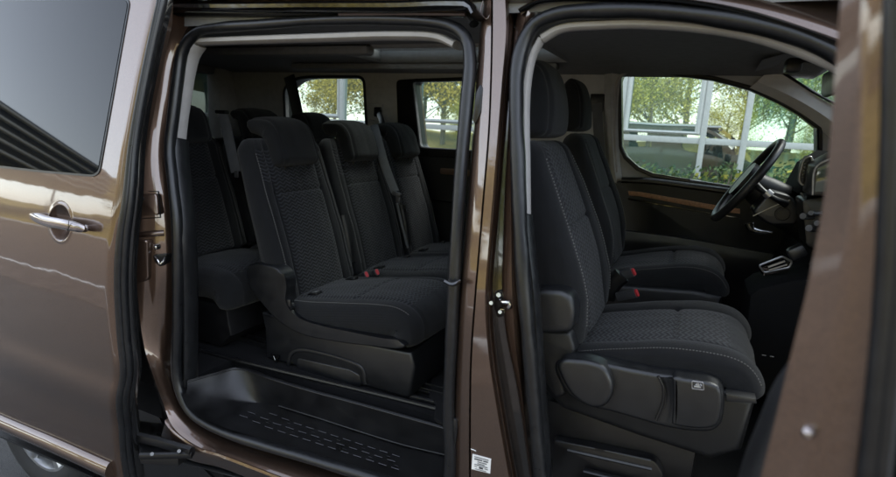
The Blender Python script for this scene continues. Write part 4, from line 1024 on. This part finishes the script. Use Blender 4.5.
plane('ground', -900, 900, -900, 900, GZ, ground_mat())
# lawn bank across the road, kerb line
gm = grass_mat()
bm = bmesh.new(); rows = []
for i, (y, z) in enumerate(((-9.0, GZ+.004), (-9.05, GZ+.12), (-11, GZ+.25), (-16, GZ+.9), (-24, GZ+1.9), (-40, GZ+2.2), (-90, GZ+2.5))):
    rows.append([(-170+15*j, y+(.4*math.sin(j*1.3) if i > 2 else 0), z+(.25*math.sin(j*.9+i) if i > 2 else 0)) for j in range(21)])
bm_grid(bm, rows); o = fin('lawn', bm, gm, None); o['kind'] = 'structure'
bm = bmesh.new(); bm_box(bm, (-40, -8.9, GZ+.06), (260, .18, .14), bev=.02); o = fin('kerb', bm, simple('pale_kerb', (.45, .44, .42), .8), None); o['kind'] = 'structure'
plane('pavement', -170, 60, -8.8, -2.10, GZ+.004, simple('brown_block_paving', (.10, .082, .07), .85, var=.3, nscale=6, grain=.5, gscale=80))
plane('road_marking', -170, -1.4, -2.62, -2.565, GZ+.0085, simple('road_paint', (.7, .7, .68), .7))

# trees: trunk, limbs and leaf clumps
def leaf_mat(name, c1, c2, c3):
    m, nt, b = new_mat(name); oi = nt.nodes.new('ShaderNodeNewGeometry')
    L(nt, ramp(nt, oi.outputs['Random Per Island'], [(.1, c1), (.5, c2), (.9, c3)]), b.inputs['Base Color']); b.inputs['Roughness'].default_value = .7
    b.inputs['Subsurface Weight'].default_value = 0; return m
LY = leaf_mat('yellow_leaves', (.32, .25, .04), (.48, .37, .06), (.60, .48, .10))
LG = leaf_mat('green_leaves', (.18, .23, .05), (.30, .33, .07), (.42, .42, .10))
LO = leaf_mat('ochre_leaves', (.24, .25, .05), (.38, .37, .07), (.52, .47, .10))
BRK = simple('bark', (.15, .125, .10), .9, grain=.8, gscale=60)
def leaf(bm, p, s):
    a = Vector((random.gauss(0, 1), random.gauss(0, 1), random.gauss(0, 1))).normalized(); b = a.orthogonal().normalized(); c = a.cross(b)
    bm.faces.new([bm.verts.new(p+b*s), bm.verts.new(p+c*s*.55), bm.verts.new(p-b*s), bm.verts.new(p-c*s*.55)])
def tree_mesh(h, spread, nleaf, ls, seed, sparse):
    random.seed(seed); tb = bmesh.new(); cb = bmesh.new()
    top = Vector((random.uniform(-.3, .3), random.uniform(-.3, .3), h*.8))
    bm_sweep(tb, spline([(0, 0, 0), (.1, .05, h*.3), top*.7, top], 14), lambda q: h*.022*(1-.8*q)+.01, None, up=(0, 1, 0), seg=8)
    tips = []
    for k in range(26):
        z0 = h*random.uniform(.18, .75); a = random.uniform(0, 6.28); L_ = spread*random.uniform(.5, 1)*(1.15-z0/h*.7)
        p0 = Vector((0, 0, z0)); p1 = p0+Vector((math.cos(a)*L_*.5, math.sin(a)*L_*.5, h*.08)); p2 = p0+Vector((math.cos(a)*L_, math.sin(a)*L_, h*random.uniform(.1, .24)))
        bm_sweep(tb, spline([p0, p1, p2], 8), lambda q: h*.005*(1-.85*q)+.004, None, up=(.1, .2, 1), seg=5)
        tips += [p1.lerp(p2, t) for t in (.3, .6, .85, 1)]
        for j in range(3):
            e = p1.lerp(p2, random.random()); f_ = e+Vector((random.gauss(0, .4), random.gauss(0, .4), random.uniform(.2, .8)))*spread*.3
            bm_sweep(tb, [e, f_], .012, None, up=(.1, .2, 1), seg=4); tips.append(f_)
    for i in range(nleaf):
        t = random.choice(tips); r_ = spread*(.20 if not sparse else .16)
        leaf(cb, t+Vector((random.gauss(0, r_), random.gauss(0, r_), random.gauss(0, r_*.8))), ls*random.uniform(.6, 1.3))
    return tb, cb
def make_tree(name, label, h, spread, n, ls, seed, lm, loc, sparse=False, group='trees across the road'):
    t = thing(name, label, 'tree', loc, group); tb, cb = tree_mesh(h, spread, n, ls, seed, sparse)
    fin('trunk', tb, BRK, t); me = bpy.data.meshes.new('crown'); cb.to_mesh(me); cb.free(); link('crown', me, lm, t); return t
def copy_thing(o, loc, rz, s, label):
    c = o.copy(); C.objects.link(c); c.location = loc; c.rotation_euler.z = rz; c.scale = (s,)*3; c['label'] = label
    for ch in o.children: d = ch.copy(); C.objects.link(d); d.parent = c
    return c
ty = make_tree('autumn_tree', 'sparse yellow autumn tree mirrored behind the third row window', 9.5, 3.4, 5200, .12, 3, LY, (-17.5, -21, GZ+.8), True)
tg = make_tree('green_tree', 'dense green tree mirrored above the driver window', 9, 3.4, 30000, .052, 5, LG, (2, -19, GZ+1))
to = make_tree('ochre_tree', 'ochre leaved bush tree mirrored beside the mullion', 7, 3.0, 24000, .05, 8, LO, (-2.5, -15.5, GZ+.8))
k = 0
for x, y, s, src in [(-19.5, -22, 1.1, ty), (-15, -24, .95, ty), (-13.5, -16, .45, to), (-9, -20, .9, to), (-6, -24, 1.1, tg), (-1, -25, 1.2, tg), (5, -24, 1.2, tg), (7.5, -19, 1.05, tg), (11, -23, 1.2, tg), (15, -20, 1, tg), (1.2, -14, .5, to), (5, -14.5, .4, to), (-4.8, -13.6, .35, to), (20, -22, 1.1, to), (-16.5, -19, 1.0, ty), (-12.5, -18, .8, ty), (-27, -20.5, .9, ty), (-24.5, -22.5, .95, ty), (-29.5, -25, 1.0, ty), (-25.5, -17.5, .55, ty)]:
    k += 1; copy_thing(src, (x, y, GZ+.8), k*1.7, s, src['label'].replace('mirrored', ('mirrored farther along', 'mirrored low', 'mirrored between others')[k % 3])+f'')

# dark canopy on posts, mirrored in the tinted window of the slid-back door
CAN = thing('canopy', 'dark flat canopy on slim posts mirrored in the tinted side window', 'canopy', (-24.5, -11, GZ))
CAN.rotation_euler.z = math.atan2(-.817, -.576)
box('canopy_roof', (0, -4, 4.95), (24, 8, 1.9), PLB, CAN, bev=.1)
bm = bmesh.new()
for k_ in range(5): bm_box(bm, (0, .12, 4.2+.37*k_), (24.2, .25, .10), bev=.02)
fin('canopy_fins', bm, WFR, CAN)
for x_ in (-11, 0, 11): box('canopy_post', (x_, -4, 2.1), (.2, .2, 4.2), STEEL, CAN, bev=.02)
# glass-fronted building beyond the van
FY = 7.1
BLD = thing('glass_building', 'white framed glass front of a building beyond the van windows', 'building', (0, FY, GZ))
def pane_mat(name, refl, base, stripes=False):
    m, nt, b = new_mat(name); nt.nodes.remove(b); out = nt.nodes['Material Output']
    gl = N(nt, 'ShaderNodeBsdfGlossy', Roughness=.012); gl.inputs['Color'].default_value = (*refl, 1)
    df = nt.nodes.new('ShaderNodeBsdfDiffuse'); mx = nt.nodes.new('ShaderNodeMixShader')
    tc = nt.nodes.new('ShaderNodeTexCoord'); sp = nt.nodes.new('ShaderNodeSeparateXYZ'); L(nt, tc.outputs['Object'], sp.inputs[0])
    w = math_n(nt, 'SINE', math_n(nt, 'MULTIPLY', sp.outputs[0], 2*math.pi/.13))
    if stripes: L(nt, ramp(nt, w, [(.0, [c*.55 for c in base]), (1., [c*1.3 for c in base])]), df.inputs['Color'])
    else: df.inputs['Color'].default_value = (*base, 1)
    n = N(nt, 'ShaderNodeTexNoise', Scale=.9, Detail=1.0); L(nt, tc.outputs['Object'], n.inputs['Vector'])
    bp = N(nt, 'ShaderNodeBump', Strength=.08, Distance=.05); L(nt, n.outputs['Fac'], bp.inputs['Height']); L(nt, bp.outputs[0], gl.inputs['Normal'])
    mx.inputs[0].default_value = .58
    L(nt, df.outputs[0], mx.inputs[1]); L(nt, gl.outputs[0], mx.inputs[2]); L(nt, mx.outputs[0], out.inputs['Surface']); return m
PG = pane_mat('mirror_glass', (.86, .95, .88), (.10, .18, .15))
PGD = pane_mat('clear_mirror_glass', (.9, .95, .9), (.03, .045, .04))
PGR = pane_mat('green_mirror_glass', (.60, .76, .67), (.10, .22, .17), True)
posts = [-13, -11, -8.75, -6.05, -4.52, -2.6, -1.08, .04, .55, 2.3, 4.0, 6]
ZR = 1.44
bm = bmesh.new()
for x in posts: bm_box(bm, (x, 0, 2.2), (.075, .10, 5.4), bev=.006)
for z in (ZR, 3.3): bm_box(bm, (-3.5, .012, z-GZ), (19.6, .085, .085), bev=.006)
bm_box(bm, (-3.5, .012, .30), (19.6, .085, .30), bev=.006)
FRM = fin('facade_frame', bm, WFR, BLD)
for i, (a, b_) in enumerate(zip(posts, posts[1:])):
    for (z0, z1, tilt) in ((ZR, 3.3, .010), (GZ+.4, ZR, .012), (3.3, 5.4, .01)):
        bm = bmesh.new(); t = tilt*(z1-z0)/2
        bm_grid(bm, [[(a, .03-t, z0-GZ), (b_, .03-t, z0-GZ)], [(a, .03+t, z1-GZ), (b_, .03+t, z1-GZ)]])
        fin('facade_pane', bm, PGR if (a > .5 and z0 > 0) or (z0 < 1 and a < .5 and False) else (PGD if .0 < a < .1 else PG), FRM, smooth=False)
for a, b_ in ((-1.08, .04), (-4.52, -2.6), (-8.75, -6.05)):
    bm = bmesh.new(); m_ = .075; z0 = ZR+.10-GZ; z1 = 3.2-GZ
    bm_sweep(bm, [Vector((a+m_, -.03, z0)), Vector((b_-m_, -.03, z0)), Vector((b_-m_, -.03, z1)), Vector((a+m_, -.03, z1))], .045, .03, closed=True, seg=4, up=(0, 1, 0), power=8)
    fin('window_sash', bm, WFR, BLD)
bm = bmesh.new(); bm_box(bm, (-3.5, .4, 2.7), (20, .5, 5.6), bev=0); bm_box(bm, (-3.5, .3, 6.2), (20.4, .9, 1.6), bev=.02)
fin('building_wall', bm, simple('render_wall', (.25, .25, .25), .9), BLD)

# yellow leaved shrubs at the foot of the glass
def shrub(name, label, h, w_, n, seed, loc, lm=None):
    random.seed(seed); t = thing(name, label, 'shrub', loc, 'yellow shrubs along the glass front'); sb_ = bmesh.new(); lb = bmesh.new()
    for k in range(14):
        a = random.uniform(0, 6.28); rr_ = random.uniform(.1, 1)*w_; tip = Vector((math.cos(a)*rr_, math.sin(a)*rr_*.6, h*random.uniform(.65, 1)))
        pts = spline([(0, 0, 0), tip*.5+Vector((0, 0, h*.15)), tip], 8); bm_sweep(sb_, pts, .006, None, up=(.1, .2, 1), seg=4)
        for i in range(n//14):
            q = random.choice(pts[2:]); leaf(lb, q+Vector((random.gauss(0, .07), random.gauss(0, .07), random.gauss(0, .06))), random.uniform(.025, .05))
    fin('stems', sb_, BRK, t); me = bpy.data.meshes.new('foliage'); lb.to_mesh(me); lb.free(); link('foliage', me, lm or LSH, t); return t
LSH = leaf_mat('lime_yellow_leaves', (.10, .13, .02), (.28, .27, .035), (.42, .38, .06))
LSG = leaf_mat('shrub_green_leaves', (.06, .11, .04), (.13, .20, .07), (.22, .29, .11))
def top_at(x, y, Y=6.5): p = W(x, y, Y); return p
shr = [(648, 184, 'yellow shrub low at the rounded corner of the driver window'), (700, 178, 'yellow shrub below the white double post'), (717, 176, 'yellow shrub in front of the narrow pane'), (735, 180, 'yellow shrub half hidden by the steering wheel rim'), (795, 180, 'bright yellow shrub between steering wheel and dashboard'), (806, 186, 'small yellow shrub against the dashboard cowl')]
for i, (x, y, lab) in enumerate(shr):
    p = W(x, y, 6.4); shrub('yellow_shrub', lab, p.z-GZ, .22, 420, 20+i, (p.x, 6.4, GZ))

for i, (x, y, lab) in enumerate([(664, 170, 'green shrub against the glass left of the white double post'), (688, 173, 'green shrub just left of the white double post'), (724, 168, 'dark green shrub in front of the narrow mirrored pane'), (762, 172, 'green shrub seen through the steering wheel'), (803, 168, 'green shrub nearest the dashboard cowl')]):
    p = W(x, y, 6.75); shrub('green_shrub', lab, p.z-GZ, .34, 1500, 40+i, (p.x, 6.7, GZ), LSG)

# ================================================================== light
world = bpy.data.worlds.new('World'); scene.world = world; world.use_nodes = True
nt = world.node_tree; bg = nt.nodes['Background']; sky = nt.nodes.new('ShaderNodeTexSky'); sky.sky_type = 'NISHITA'; sky.sun_disc = False
SE, SR = R(55), R(40)
sky.sun_elevation = SE; sky.sun_rotation = SR; sky.air_density = 1.0; sky.dust_density = .8; sky.ozone_density = 1.0
hs = nt.nodes.new('ShaderNodeHueSaturation'); hs.inputs['Saturation'].default_value = .45; L(nt, sky.outputs[0], hs.inputs['Color']); L(nt, hs.outputs[0], bg.inputs[0]); bg.inputs[1].default_value = .15
sd = bpy.data.lights.new('sun', 'SUN'); sd.energy = .9; sd.angle = R(25); sd.color = (1, .96, .9)
so = bpy.data.objects.new('sun', sd); C.objects.link(so)
sv = Vector((math.sin(SR)*math.cos(SE), math.cos(SR)*math.cos(SE), math.sin(SE)))
so.rotation_euler = sv.to_track_quat('Z', 'Y').to_euler()
scene.view_settings.view_transform = 'Standard'; scene.view_settings.look = 'None'; scene.view_settings.gamma = 1
scene.view_settings.exposure = 2.32
scene.cycles.max_bounces = 10; scene.cycles.transparent_max_bounces = 12
